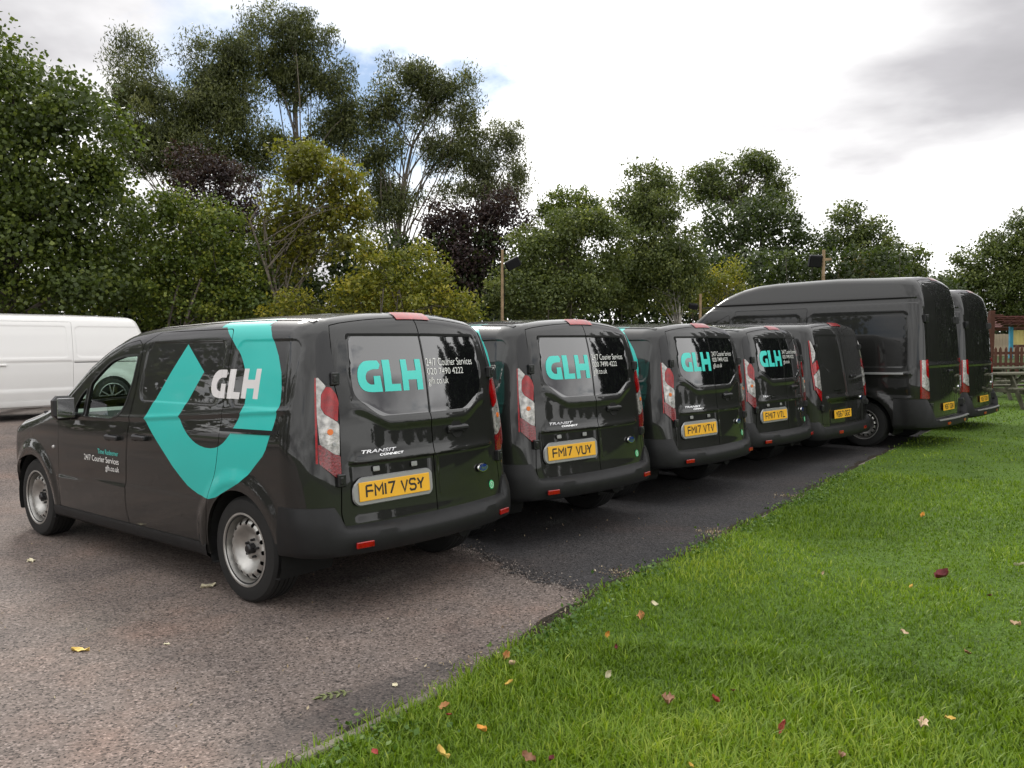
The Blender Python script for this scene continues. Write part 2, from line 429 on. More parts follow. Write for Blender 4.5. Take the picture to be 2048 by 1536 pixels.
STROKES={'F':[[(0,0),(0,1)],[(.0,1),(.9,1)],[(.0,.52),(.75,.52)]],'M':[[(0,0),(0,1),(.5,.45),(1,1),(1,0)]],'1':[[(.5,0),(.5,1)]],'7':[[(0,1),(1,1),(.35,0)]],'V':[[(0,1),(.5,0),(1,1)]],
'S':[[(1,.82),(.8,1),(.2,1),(0,.82),(0,.66),(.2,.52),(.8,.5),(1,.34),(1,.16),(.8,0),(.2,0),(0,.18)]],'Y':[[(0,1),(.5,.45),(1,1)],[(.5,.45),(.5,0)]],'U':[[(0,1),(0,.2),(.2,0),(.8,0),(1,.2),(1,1)]],'T':[[(0,1),(1,1)],[(.5,1),(.5,0)]],
'L':[[(0,1),(0,0),(.95,0)]],'G':[[(1,.8),(.8,1),(.2,1),(0,.8),(0,.2),(.2,0),(.8,0),(1,.2),(1,.46),(.55,.46)]],'6':[[(.85,1),(.3,1),(0,.7),(0,.2),(.2,0),(.8,0),(1,.2),(1,.38),(.8,.56),(.05,.56)]],'Z':[[(0,1),(1,1),(0,0),(1,0)]],
'D':[[(0,0),(0,1),(.65,1),(1,.75),(1,.25),(.65,0),(0,0)]],'K':[[(0,0),(0,1)],[(1,1),(.1,.45)],[(.3,.57),(1,0)]],'X':[[(0,0),(1,1)],[(0,1),(.45,.55)],[(.55,.45),(1,0)]],'R':[[(0,0),(0,1),(.75,1),(1,.85),(1,.65),(.75,.5),(.05,.5)],[(.5,.5),(1,0)]],'N':[[(0,0),(0,1),(1,0),(1,1)]]}
def plate_text(txt,w,h):
    cw={'1':.2,'M':1.15}; gap=.34; sp=.75; t=.17
    W=0; pos=[]
    for i,c in enumerate(txt):
        if c==' ': W+=sp; continue
        k=cw.get(c,1.0); pos.append((c,W,k)); W+=k+gap
    W-=gap; ux=(w-.014)/W; uy=h; V=[];F=[]; hw=.0062
    for ci,(c,x0,k) in enumerate(pos):
        for li,L in enumerate(STROKES[c]):
            P=[np.array([(x0+p[0]*k)*ux-w/2+.007,(p[1]-.5)*(uy-2*hw)]) for p in L]; n=len(P); closed=np.allclose(P[0],P[-1])
            b=len(V); zo=.0003*li
            for i,p in enumerate(P):
                a=P[i]-P[i-1] if i>0 else (P[-1]-P[-2] if closed else P[1]-P[0]); e=P[i+1]-P[i] if i<n-1 else (P[1]-P[0] if closed else P[-1]-P[-2])
                a=a/np.linalg.norm(a); e=e/np.linalg.norm(e); na=np.array([-a[1],a[0]]); ne=np.array([-e[1],e[0]]); m=na+ne; m=m/max(np.linalg.norm(m),1e-6); d=hw/max(.55,m@na)
                V+=[(*(p-m*d),zo),(*(p+m*d),zo)]
            for i in range(n-1): F.append((b+2*i,b+2*i+2,b+2*i+3,b+2*i+1))
    return V,F
def text_plane(s,w,h,mat,parent,loc,rot,name='lettering',bold=0.0,shear=0.0):
    V,F=text_flat(s,bold,shear); P=[((v[0]-.5)*w,(v[1]-.5)*h,0) for v in V]
    return link_mesh(name,mesh_of(name,P,F,mat),parent,loc,rot)
# glyphs of the company logo, unit height
GL_G=[(.87,0),(.44,0,.1),(.18,.05,.2),(.02,.25,.15),(0,.52,.2),(.06,.78,.15),(.26,.96,.15),(.46,.985,.1),(.78,.985,.03),(.87,.86,.02),(.80,.715,.02),(.53,.71,.08),(.36,.64,.1),(.285,.5,.1),(.30,.34,.08),(.43,.235,.08),(.58,.235),(.58,.50),(.83,.50)]
GL_L=[(0,1),(.29,1),(.29,.225),(.64,.225),(.64,0),(0,0)]
GL_H=[(0,1),(.245,1),(.245,.63),(.61,.63),(.61,1),(.86,1),(.86,0),(.61,0),(.61,.345),(.245,.345),(.245,0),(0,0)]
def glyph(g,a0,sx,b0,h): return [(a0+u*sx,b0+v*h) for u,v in rounded(g,0.0,5)]
# ------------------------------------------------------------------ materials of vehicles
def paint_mat(name,c,metal=.35,rough=.38,coat=1.0,flake=.25):
    m=material(name,c,rough,metal,coat,.015); n=m.node_tree; b=n.nodes['Principled BSDF']
    t=n.nodes.new('ShaderNodeTexCoord'); 
    x=n.nodes.new('ShaderNodeTexNoise'); x.inputs['Scale'].default_value=2.2; x.inputs['Detail'].default_value=4; n.links.new(t.outputs['Object'],x.inputs['Vector'])
    # faint road dust low on the body and slight haze in the lacquer
    s=n.nodes.new('ShaderNodeSeparateXYZ'); n.links.new(t.outputs['Object'],s.inputs[0])
    r=n.nodes.new('ShaderNodeMapRange'); r.inputs[1].default_value=.75; r.inputs[2].default_value=.25; r.inputs[3].default_value=0; r.inputs[4].default_value=.30; n.links.new(s.outputs[2],r.inputs[0])
    mu=n.nodes.new('ShaderNodeMath'); mu.operation='MULTIPLY'; n.links.new(r.outputs[0],mu.inputs[0]); n.links.new(x.outputs['Fac'],mu.inputs[1])
    mx=n.nodes.new('ShaderNodeMix'); mx.data_type='RGBA'; n.links.new(mu.outputs[0],mx.inputs[0]); mx.inputs[6].default_value=(*c,1); mx.inputs[7].default_value=(.05,.046,.042,1); n.links.new(mx.outputs[2],b.inputs['Base Color'])
    cr=n.nodes.new('ShaderNodeMapRange'); cr.inputs[1].default_value=.3; cr.inputs[2].default_value=.75; cr.inputs[3].default_value=.006; cr.inputs[4].default_value=.03; n.links.new(x.outputs['Fac'],cr.inputs[0]); n.links.new(cr.outputs[0],b.inputs['Coat Roughness'])
    return m
M_paint=paint_mat('dark_grey_paint',(.0055,.0055,.0050),.0,.5); M_paint.node_tree.nodes['Principled BSDF'].inputs['Coat IOR'].default_value=1.48; M_paint.node_tree.nodes['Principled BSDF'].inputs['Specular IOR Level'].default_value=.2
M_teal=material('teal_vinyl',(.017,.47,.42),.4,0,.25,.06,noise=(3,.03))
M_teal2=material('teal_vinyl_bright',(.05,.62,.55),.35,0,.3,.05)
M_letter=material('light_grey_vinyl',(.68,.65,.65),.35,0,.3,.05)
M_white_v=material('white_vinyl',(.85,.84,.82),.4)
M_black=material('black_rubber',(.006,.006,.006),.75,noise=(8,.3))
M_inner=material('black_inner',(.004,.004,.004),.9)
M_plastic=material('grey_bumper_plastic',(.0105,.0105,.011),.5,0,0,spec=.28,noise=(14,.15),bump=(900,.12,.001))
M_trim=material('black_trim',(.010,.010,.011),.32,spec=.5)
M_tyre=material('tyre_rubber',(.008,.0078,.0076),.72,noise=(9,.25),bump=(160,.2,.002))
M_steel=material('steel_wheel',(.42,.41,.39),.38,.75,noise=(11,.22),bump=(60,.05,.002))
M_red=material('red_lens',(.28,.0015,.003),.10,0,.7,.01,spec=.3,noise=(25,.35),bump=(140,.25,.004))
M_reddark=material('dark_red_lens',(.16,.002,.006),.12,0,1,.01,noise=(60,.6),bump=(90,.6,.006))
M_clear=material('clear_lens',(.36,.345,.33),.15,.3,.8,.01,noise=(30,.55),bump=(60,.4,.006))
M_amber=material('amber_bulb',(.7,.16,.02),.3)
M_plate=material('yellow_plate',(.80,.42,.025),.35,0,.3,.1,noise=(6,.05))
M_plateblk=material('plate_letters',(.012,.012,.012),.5)
M_silver=material('satin_silver',(.33,.33,.33),.35,.5)
M_chrome=material('chrome',(.75,.75,.75),.1,1)
M_blue=material('badge_blue',(.01,.03,.16),.2,0,1)
M_green=material('green_sticker',(.03,.42,.16),.4)
M_darkglass=material('privacy_glass',(.006,.006,.007),.06,0,1,.005,spec=.6); M_darkglass.node_tree.nodes['Principled BSDF'].inputs['Coat IOR'].default_value=1.8
M_glass=glass_mat('tinted_glass',(.80,.94,.87))
M_cab=material('cab_grey',(.03,.03,.032),.7,noise=(20,.2))
M_whitepaint=paint_mat('white_paint',(.80,.79,.77),0,.35,.6)
M_alloyblk=material('alloy_black',(.012,.012,.013),.25,0,.6)
M_alloy=material('alloy_face',(.62,.62,.6),.25,1)
M_bark=material('bark',(.10,.085,.07),.9,noise=(9,.45),bump=(22,.8,.03))
# ------------------------------------------------------------------ vehicle parts
def wheel(parent,loc,side,r=.3265,rim=.222,w=.205,kind='steel',cache={}):
    k=(r,rim,w,kind)
    if k not in cache:
        h=w/2
        t=MB(); pr=[(rim-.02,-h*.95),(rim+.003,-h),(rim+(r-rim)*.45,-h*1.04),(rim+(r-rim)*.80,-h*.98),(r*.985,-h*.80)]
        tread=[]
        for a,b in ((-.80,-.52),(-.46,-.16),(-.10,.10),(.16,.46),(.52,.80)):
            e=lambda q:r-.006*abs(q)**2.5
            tread+=[(e(a)-.007,h*a-.0005),(e(a),h*a+.001),(e(b),h*b-.001),(e(b)-.007,h*b+.0005)]
        pr+=tread+[(a,-b) for a,b in pr[::-1]]
        t.lathe(pr,64,'y'); tm=t.mesh('tyre',M_tyre,True)
        rm=MB()
        if kind=='steel':
            # well and lip
            rm.lathe([(rim-.015,-h*.9),(rim+.004,h*.98),(rim+.006,h*1.03),(rim-.006,h*1.04),(rim-.014,h*.90),(rim-.020,h*.62),(rim-.026,h*.30),(rim-.03,h*.05)],48)
            pr_=lambda q:np.interp(q,[0,.05,.068,.085,.12,.145,.165,.185,.2],[.040,.040,.034,.034,.066,.086,.084,.064,.030])*(h/.1025)
            hs=[[(rc*math.cos(a)+.0175*math.cos(b)*math.cos(a)-.0135*math.sin(b)*math.sin(a),rc*math.sin(a)+.0175*math.cos(b)*math.sin(a)+.0135*math.sin(b)*math.cos(a)) for b in np.linspace(0,2*math.pi,11)[:-1]] for a in np.linspace(0,2*math.pi,17)[:-1] for rc in (rim*.755,)]
            P,T,_=cdt([(rim*.88*math.cos(a),rim*.88*math.sin(a)) for a in np.linspace(0,2*math.pi,49)[:-1]],hs,.016)
            rr=np.hypot(P[:,0],P[:,1])*(.222/rim); V=[(p[0],pr_(q),p[1]) for p,q in zip(P,rr)]
            rm.add(V,[tuple(q[::-1]) for q in T])
            me=rm.mesh('rim',M_steel,True)
            d=MB(); d.lathe([(.0,-.02),(rim*.86,-.02),(rim*.86,-.03)],24); 
            hub=MB(); hub.lathe([(.0,.085),(.022,.084),(.030,.076),(.034,.030)],20)
            for i in range(5):
                a=2*math.pi*i/5+.5; c=Vector((.054*math.cos(a),.028,.054*math.sin(a))); hub.lathe([(.0,.064),(.008,.062),(.0095,.03)],8); 
                nv=8*3; hub.v[-nv:]=[(x+c.x,y,z+c.z) for x,y,z in hub.v[-nv:]]
            extra=[('brake_disc',d.mesh('brake_disc',M_inner)),('hub_cap',hub.mesh('hub_cap',M_trim,True))]
        else:
            rm.lathe([(rim-.015,-h*.9),(rim+.004,h*.98),(rim+.006,h*1.03),(rim-.008,h*1.04),(rim-.018,h*.8),(rim-.03,0)],48,m=1)
            d=MB(); d.lathe([(.0,-.03),(rim*.93,-.03),(rim*.93,-.04)],24)
            for i in range(5):
                for da in (-.155,.155):
                    a=2*math.pi*i/5+math.pi/2+da; b=a+(-.05 if da<0 else .05)
                    p0=Vector((.045*math.cos(a),0,.045*math.sin(a))); p1=Vector(((rim-.012)*math.cos(b),0,(rim-.012)*math.sin(b)))
                    u=(p1-p0).normalized(); q=Vector((-u.z,0,u.x))
                    for wd,y0,y1,mm in ((.017,h*.2,h*.72,0),(.013,h*.72,h*.735,1)):
                        A=[p0-q*wd,p0+q*wd,p1+q*wd*.8,p1-q*wd*.8]
                        V=[(p.x,y0,p.z) for p in A]+[(p.x,y1,p.z) for p in A]
                        rm.add(V,[(0,1,5,4),(1,2,6,5),(2,3,7,6),(3,0,4,7),(4,5,6,7)],mm)
            me=rm.mesh('rim',[M_alloyblk,M_alloy],False)
            hub=MB(); hub.lathe([(.0,h*.8),(.04,h*.8),(.06,h*.7),(.065,h*.2)],20)
            extra=[('brake_disc',d.mesh('brake_disc',M_inner)),('hub_cap',hub.mesh('hub_cap',M_alloyblk,True))]
        cache[k]=(tm,me,extra)
    tm,me,extra=cache[k]
    e=empty('wheel',loc,0 if side>0 else math.pi,parent); link_mesh('tyre',tm,e); link_mesh('rim',me,e)
    for n,m in extra: link_mesh(n,m,e)
    return e
def arch_liner(parent,cx,cz,r,y0,y1):
    m=MB(); V=[];F=[]; n=20
    ths=np.linspace(R(-35),R(215),n)
    for th in ths:
        x,z=cx+r*math.cos(th),max(.2,cz+r*math.sin(th))
        V+=[(x,y0,z),(x,y1,z)]
    for i in range(n-1): F.append((2*i,2*i+1,2*i+3,2*i+2))
    F.append(tuple(range(0,2*n,2))); m.add(V,F)
    return m.build('wheel_arch_liner',M_inner,parent)
def band(form,S,rows,mat,parent,name,flip=False,mirror=True):
    """horizontal moulding (bumper, sill): rows=[(z or callable, outward offset or callable)] swept along the wrap domain"""
    S=np.asarray(S,float); L=[]
    for z,o in rows:
        zz=z(S) if callable(z) else np.full(len(S),z); oo=o(S) if callable(o) else np.full(len(S),o)
        P=form.wrap(np.stack([S,zz],1)); N=form.normal(P,.01); N[:,2]=0; N/=np.linalg.norm(N,axis=1)[:,None]
        L.append(P+N*oo[:,None])
    n=len(S); V=np.concatenate(L); F=[]
    for i in range(len(rows)-1):
        for k in range(n-1): F.append((i*n+k,(i+1)*n+k,(i+1)*n+k+1,i*n+k+1))
    m=MB(); m.add(V,F)
    if mirror: m.add(V*[1,-1,1],[f[::-1] for f in F])
    o=m.build(name,mat,parent,smooth=True)
    a=np.array(m.v); f0=m.f[len(F)//2]; 
    return o
def frame_at(form,domain,a,b,off=0.0):
    """position and rotation so that a flat piece lies on the panel: local x to the viewer's right, y up, z outward"""
    q=np.array([[a,b],[a,b+.01]])
    if domain=='rear': P=form.rearmap(q)
    else: q[:,0]=form.sx(q[:,0]); P=form.wrap(q)
    n=Vector(form.normal(P[:1],.01)[0]); up=(Vector(P[1])-Vector(P[0])); up=(up-n*up.dot(n)).normalized(); x=up.cross(n)
    M=Matrix((x,up,n)).transposed()
    return Vector(P[0])+n*off,M.to_euler(),M
def slab(w,h,d,bev=.004,corner=None):
    m=MB(); m.box((0,0,d/2),(w,h,d),bev=bev); return m
def number_plate(van,form,y,z,txt,off=.02,w=.52,h=.111):
    p,r,M=frame_at(form,'rear',y,z,off)
    m=slab(w,h,.006,.002); o=m.build('number_plate',M_plate,van,loc=p,rot=r)
    if txt:
        V,F=plate_text(txt,w*.84,h*.70); t=link_mesh('registration_lettering',mesh_of('registration_lettering',V,F,M_plateblk),o,(0,0,.0070))
    tn=text_plane('e-plates',.07,.005,M_plateblk,o,(0,-h*.42,.0072),(0,0,0),'maker_lettering') if False else None
    for sx in (-.17,.17):
        b=MB(); b.lathe([(0,.0015),(.006,.001),(.007,0)],10,'z'); b.build('screw_cap',M_plateblk,o,loc=(sx,0,.0064))
    return o
def set_plate(van,txt,w=.52,h=.111):
    """swap the registration lettering of a copied van"""
    for c in van.children:
        if c.name.startswith('number_plate'):
            for g in list(c.children):
                if g.name.startswith('registration_lettering'):
                    V,F=plate_text(txt,w*.84,h*.70); g.data=mesh_of('registration_lettering',V,F,M_plateblk)
def hinge(form,parent,s,z,sz=(.035,.05,.075),flip=False):
    P=form.wrap(np.array([[s,z]])); n=form.normal(P,.01)[0]; n[2]=0; n/=np.linalg.norm(n); t=np.array([n[1],-n[0],0])
    M=Matrix((Vector(n),Vector(t),Vector((0,0,1)))).transposed()
    m=MB(); c=P[0]+n*sz[0]*.35; m.box(c,sz,M,bev=.006); m.box(c+n*sz[0]*.45+t*.004,(sz[0]*.5,sz[1]*.45,sz[2]*.55),M,bev=.004)
    v=np.array(m.v); 
    if flip: m.v=[tuple(q) for q in v*[1,-1,1]]; m.f=[f[::-1] for f in m.f]
    return m.build('hinge',M_trim,parent)
def seat(parent,x,y,z,mat):
    e=empty('seat',(x,y,z),0,parent)
    m=MB(); m.box((.25,0,.10),(.50,.48,.16),bev=.05); m.build('cushion',mat,e,True)
    m=MB(); m.box((-.02,0,.42),(.14,.48,.62),Matrix.Rotation(R(-14),3,'Y'),bev=.05); m.build('backrest',mat,e,True)
    m=MB(); m.box((-.12,0,.80),(.09,.26,.17),Matrix.Rotation(R(-14),3,'Y'),bev=.035); m.build('headrest',mat,e,True)
    return e
def cab(van,x0,x1,zf,zd,hw,drv=-.38):
    """dashboard, steering wheel, seats and bulkhead behind the windows"""
    m=MB(); prof=[(x1-.55,zd-.35),(x1-.60,zd-.10),(x1-.52,zd-.02),(x1-.38,zd),(x1-.05,zd-.02),(x1,zd-.30),(x1-.1,zd-.6)]
    n=len(prof); V=[(x,-hw,z) for x,z in prof]+[(x,hw,z) for x,z in prof]
    m.add(V,[(i,(i+1)%n,n+(i+1)%n,n+i) for i in range(n)]+[tuple(range(n)),tuple(range(2*n-1,n-1,-1))]); m.build('dashboard',M_cab,van,True)
    m=MB(); pts=[]
    c=Vector((x1-.72,drv,zd-.02)); ax=Vector((-.45,0,.9)).normalized(); u=Vector((0,1,0)); v_=ax.cross(u)
    m.tube([c+(u*math.cos(a)+v_*math.sin(a))*.185 for a in np.linspace(0,2*math.pi,25)],.015,6,cap=False)
    for a in (0,math.pi,-math.pi/2): m.tube([c,c+(u*math.cos(a)+v_*math.sin(a))*.185],.014,6)
    m.tube([c,c+Vector((.2,0,-.10))],.03,8); m.build('steering_wheel',M_trim,van,True)
    for y in (-.40,.42): seat(van,x0+.18,y,zf+.25,M_cab)
    m=MB(); m.box((x0,0,(zf+zd+.6)/2),(.02,hw*1.86,zd+.56-zf)); m.build('bulkhead',M_cab,van)
    m=MB(); m.box(((x0+x1)/2,0,zf),(x1-x0,hw*1.9,.04)); m.build('cab_floor',M_inner,van)
def door_mirror(van,form,x,z,sy,size=(.12,.20,.20),armlen=.06):
    y=form.wrap(np.array([[form.sx(x),z]]))[0][1]
    e=empty('door_mirror',(x,sy*(y+armlen+size[1]/2),z+.05),0,van)
    m=MB(); m.box((.0,0,0),size,bev=.035); m.box((.02,-sy*(size[1]/2+armlen/2),-size[2]*.38),(.07,armlen+.06,.05),bev=.012); m.build('mirror_housing',M_trim,e,True)
    m=MB(); m.box((-size[0]/2-.001,0,.0),(.004,size[1]*.80,size[2]*.80),bev=.0015); m.build('mirror_glass',M_chrome,e)
    return e
def van_shell(van,form,zb,arches,doors,sp,regionsL=(),regionsR=(),roofholes=(),roofregions=(),mats=None,roof_sp=.05,xcargo=2.2,extra_holes=(),guides=(),zrear=None):
    """side and roof skin with door and window openings, plus a dark lining behind the shut lines"""
    mats=mats or [M_paint]
    S,zt=form.top(260)
    zr_=zrear or zb; ax=arches[0][0]-arches[0][2]+.06
    outer=[(0,zr_),(form.sx(ax),zr_),(form.sx(ax+.02),zb),(form.smax(),zb)]+[(s,z) for s,z in zip(S[::-1],zt[::-1])]
    ar=[[(form.sx(cx)+r*math.cos(a),cz+r*math.sin(a)) for a in np.linspace(0,2*math.pi,41)[:-1]] for cx,cz,r in arches]
    holes=[grow(d,.005) for d in doors]+ar+list(extra_holes)
    A=parr(form,'wrap',outer,holes,sp,regionsL,rim=.02,seg=.05,guides=guides)
    B=parr(form,'wrap',outer,holes,sp,regionsR,rim=.02,seg=.05,flip=True,guides=guides) if regionsR else mirror_arr(A)
    T3=form.wrap(np.stack([S,zt],1)); xy=T3[:,:2]; left=[tuple(p) for p in xy[1:-1]]
    rl=[(xy[0,0],0)]+left+[(xy[-1,0],0)]+[(x,-y) for x,y in left[::-1]]
    C=parr(form,'roof',rl,roofholes,roof_sp,roofregions,rim=.0,seg=.06)
    body=panel('body',join(A,B,C),mats,van)
    k=S<form.sx(xcargo)
    io=[(0,zr_+.02),(form.sx(ax),zr_+.02),(form.sx(ax+.02),zb+.02),(form.sx(xcargo),zb+.02)]+[(s,z-.02) for s,z in zip(S[k][::-1],zt[k][::-1])]
    ai=[[(form.sx(cx)+(r+.02)*math.cos(a),cz+(r+.02)*math.sin(a)) for a in np.linspace(0,2*math.pi,31)[:-1]] for cx,cz,r in arches]
    I=parr(form,'wrap',io,ai,.12,off=-.03,rim=0)
    rp=[p for p in rl if p[0]<xcargo]
    J=parr(form,'roof',[(x,y*.985) for x,y in rp],(),.15,off=-.03,rim=0)
    panel('body_lining',join(I,mirror_arr(I),J),M_inner,body)
    for cx,cz,r in arches:
        for sy in (1,-1): arch_liner(body,cx,cz,r+.015,sy*.50,sy*(ev(form.W,cz)+.0))
    return body,S,zt
# ------------------------------------------------------------------ the small courier van
RING=[(1.31,1.78),(.80,1.78),(.785,1.72),(.745,1.68),(.70,1.645),(.66,1.60),(.639,1.576),(.582,1.506),(.526,1.41),(.501,1.32),(.494,1.237),(.509,1.18),(.527,1.096),(.555,1.03),(.584,.963),(.613,.923),(.69,.86),(.76,.80),(.84,.745),(.95,.70),(1.047,.66),(1.11,.63),(1.183,.614),(1.26,.615),(1.341,.628),(1.41,.65),(1.463,.67),(1.55,.722),(1.634,.778),(1.739,.858),(1.851,.94),(1.95,1.015),(2.03,1.077),(1.622,1.586),(1.359,1.406),(1.579,1.111),(1.54,1.07),(1.497,1.033),(1.45,.999),(1.399,.972),(1.35,.952),(1.296,.939),(1.235,.931),(1.174,.931),(1.12,.938),(1.079,.95),(1.03,.975),(.991,1.005),(.96,1.035),(.925,1.08),(.893,1.124),(.866,1.173),(.852,1.22),(.85,1.26),(.855,1.30),(.867,1.346),(.883,1.39),(.908,1.433),(.937,1.472),(.973,1.510),(1.037,1.565),(1.099,1.612),(1.185,1.663),(1.27,1.71)]
def side_logo(xf): # logo letters on the flank, reading toward the tail (left side) or mirrored
    L=[glyph(GL_G,1.251,-.215,1.245,.18),glyph(GL_L,1.047,-.195,1.245,.181),glyph(GL_H,.903,-.205,1.25,.18)]
    return [[(xf(x),z) for x,z in l] for l in L]
def build_connect(form):
    van=empty('courier_van'); sx=form.sx
    S,zt=form.top(260); topz=lambda s:np.interp(s,S,zt)
    w2=lambda L:[(sx(p[0]),)+tuple(p[1:]) for p in L]
    rd=[(.004,.512,.0),(.655,.512,.02),(.668,.60,.02),(.660,.80),(.656,1.04),(.652,1.26),(.672,1.376),(.66,1.55),(.652,1.64)]+[(s,float(topz(s))-.012,.004) for s in (.63,.56,.48,.40,.30,.20,.10,.004)]
    rd=rounded(rd,.01)
    fdt=[(x,float(topz(sx(x)))-.035) for x in (2.30,2.5,2.7,2.9,3.1,3.25)]
    fd=rounded(w2([(3.47,.285,.03),(2.315,.285,.03),(2.345,.42,.08),(2.295,.72,.08),(2.262,1.02,.1),(2.205,1.317,.1),(2.22,1.58,.03)]+fdt+[(3.40,1.04,.06),(3.405,.8,.06),(3.425,.60,.06)]),.02)
    sdr=rounded(w2([(2.298,.295,.02),(1.27,.295,.03),(1.262,.40,.05),(1.207,.615,.06),(1.113,.82,.06),(1.09,.95,.05),(1.085,1.02,.03),(1.072,1.158,.05),(1.078,1.417,.06),(1.094,1.587,.04),(1.118,1.655,.02),(1.15,1.676,.02),(2.05,1.672,.03),(2.14,1.622,.03),(2.205,1.60,.02),(2.188,1.317,.1),(2.245,1.02,.1),(2.278,.72,.08),(2.328,.42,.08)]),.01)
    win=rounded(w2([(2.258,1.513,.03),(2.458,1.506,.06),(2.636,1.47,.06),(2.769,1.392,.05),(2.905,1.30,.02),(2.925,1.055,.02),(2.50,1.056,.05),(2.395,1.10,.06),(2.333,1.167,.06),(2.268,1.346,.05)]),.03)
    qtr=rounded(w2([(2.965,1.262,.02),(3.045,1.205,.04),(3.115,1.12,.03),(3.11,1.075,.015),(2.972,1.068,.015)]),.02)
    ring=w2(RING); lL=[w2(l) for l in side_logo(lambda x:x)]; lR=[w2(l) for l in side_logo(lambda x:1.97-x)]
    RL=[ring]+lL; RR=[ring]+lR
    xs_=np.linspace(.34,3.42,60)
    GU=[]
    for dz in (-.034,-.012,0,.012,.034): GU.append([(sx(x),float(crease_z(np.array(x)))+dz) for x in xs_]+[(sx(x),float(crease_z(np.array(x)))+dz+.0006) for x in xs_[::-1]])
    for x0,x1 in ((.40,1.02),(1.14,2.14)):
        for g in (-.012,0,.012): GU.append([(sx(a),b) for a,b in rounded([(x0-g,1.20-g),(x1+g,1.20-g),(x1+g,1.60+g),(x0-g,1.60+g)],.07+g,5)])
    GR=[]
    yy=np.linspace(.0,.575,26)
    for dz in (-.09,-.07,-.045,-.02,-.011,0,.011): GR.append([(y,float(1.135+.10*sm(.30,.56,y))+dz) for y in yy]+[(y,float(1.135+.10*sm(.30,.56,y))+dz+.0006) for y in yy[::-1]])
    for z in (1.614,1.625,1.636,.866,.875,.884,.90,.92): GR.append([(.006,z),(.60,z),(.60,z+.0006),(.006,z+.0006)])
    arches=[(.88,.325,.372),(3.942,.325,.368)]
    ws=[(3.03,0),(3.0,.3),(2.91,.52),(2.80,.655),(2.87,.685),(3.2,.752),(3.55,.795),(3.66,.765),(3.80,.5),(3.90,.25),(3.93,0)]
    ws=rounded(ws+[(x,-y) for x,y in ws[-2:0:-1]],.03)
    hood=[(4.0,0),(3.96,.3),(3.87,.52),(3.74,.765),(3.9,.79),(4.25,.745),(4.48,.56),(4.58,.3),(4.60,0)]
    hood=rounded(hood+[(x,-y) for x,y in hood[-2:0:-1]],.03)
    band_roof=[[(.775,.60),(1.30,.60),(1.30,.86),(.775,.86)],[(.775,-.60),(1.30,-.60),(1.30,-.86),(.775,-.86)]]
    mats=[M_paint,M_teal,M_letter,M_letter,M_letter]
    body,_,_=van_shell(van,form,.25,arches,[rd,fd,sdr],.024,RL,RR,[ws,grow(hood,.005)],band_roof,mats,.045,2.2,guides=GU,zrear=.42)
    panel('bonnet',parr(form,'roof',hood,(),.05),M_paint,van)
    panel('windscreen',parr(form,'roof',ws,(),.06,off=-.004,rim=0),M_glass,van)
    doors=[]
    for fl in (False,True):
        sgn=-1 if fl else 1
        d=panel('front_door',parr(form,'wrap',fd,[win,qtr],.024,(RR if fl else RL),rim=.02,flip=fl,seg=.04,guides=[[q for q in g] for g in GU]),mats,van)
        panel('window_pane',parr(form,'wrap',win,(),.06,off=-.010,rim=0,flip=fl),M_glass,d); panel('quarter_pane',parr(form,'wrap',qtr,(),.05,off=-.010,rim=0,flip=fl),M_glass,d)
        low=[p for p in [(sx(x),z) for x,z in ((3.36,.32),(2.37,.32),(2.33,.72),(2.31,1.0),(2.45,1.035),(3.1,1.04),(3.34,1.0))]]
        panel('door_card',parr(form,'wrap',low,(),.12,off=-.05,rim=.0,flip=fl),M_cab,d)
        fm=[p for p in grow(win,.014)]; panel('window_seal',parr(form,'wrap',fm,[win],.05,off=.0025,rim=.004,flip=fl,seg=.03),M_trim,d)
        fm=grow(qtr,.012); panel('quarter_seal',parr(form,'wrap',fm,[qtr],.05,off=.0025,rim=.004,flip=fl,seg=.03),M_trim,d)
        for nm,dd,x in (('door_handle',d,2.46),):
            pass
        P=form.wrap(np.array([[sx(2.46),.925]]))[0]
        def handle(par,x,z):
            P=form.wrap(np.array([[sx(x),z]]))[0]; m=MB(); y=sgn*P[1]
            m.box((x,y+sgn*.022,z),(.19,.022,.034),bev=.009); m.box((x-.075,y+sgn*.008,z),(.035,.03,.034),bev=.006); m.box((x+.08,y+sgn*.008,z-.002),(.05,.026,.045),bev=.008); m.build('door_handle',M_trim,par,True)
        handle(d,2.465,.922)
        s=panel('sliding_door',parr(form,'wrap',sdr,(),.024,(RR if fl else RL),rim=.02,flip=fl,seg=.04,guides=[[q for q in g] for g in GU]),mats,van)
        handle(s,2.06,.945)
        # runner slot for the sliding door
        rl=[(sx(.475),1.058),(sx(1.075),1.044),(sx(1.075),1.066),(sx(.475),1.076)]
        panel('door_runner',parr(form,'wrap',rl,(),.04,off=.002,rim=.002,flip=fl),M_inner,body)
        rl=[(sx(.46),1.050),(sx(1.078),1.035),(sx(1.078),1.044),(sx(.46),1.058)]
        panel('runner_lip',parr(form,'wrap',rl,(),.04,off=.006,rim=.008,flip=fl),M_paint,body)
        # tail lamp in three lenses with a black pillar blank above
        tl=empty('tail_lamp',(0,0,0),0,van)
        up=rounded([(.713,1.328),(.690,1.322),(.664,1.279),(.656,1.235),(.668,1.125),(.725,1.172),(.741,1.208),(.738,1.283)],.012)
        wl=rounded([(.761,1.376),(.752,1.380),(.713,1.330),(.739,1.284),(.742,1.209),(.727,1.172),(.668,1.122),(.661,1.108),(.667,.935),(.690,.942),(.748,1.003),(.758,1.16)],.008)
        dn=rounded([(.756,1.00),(.748,1.002),(.690,.940),(.664,.932),(.664,.812),(.684,.806),(.752,.893)],.01)
        ed=rounded([(.769,1.378),(.761,1.378),(.758,1.16),(.756,.893),(.764,.895)],.002)
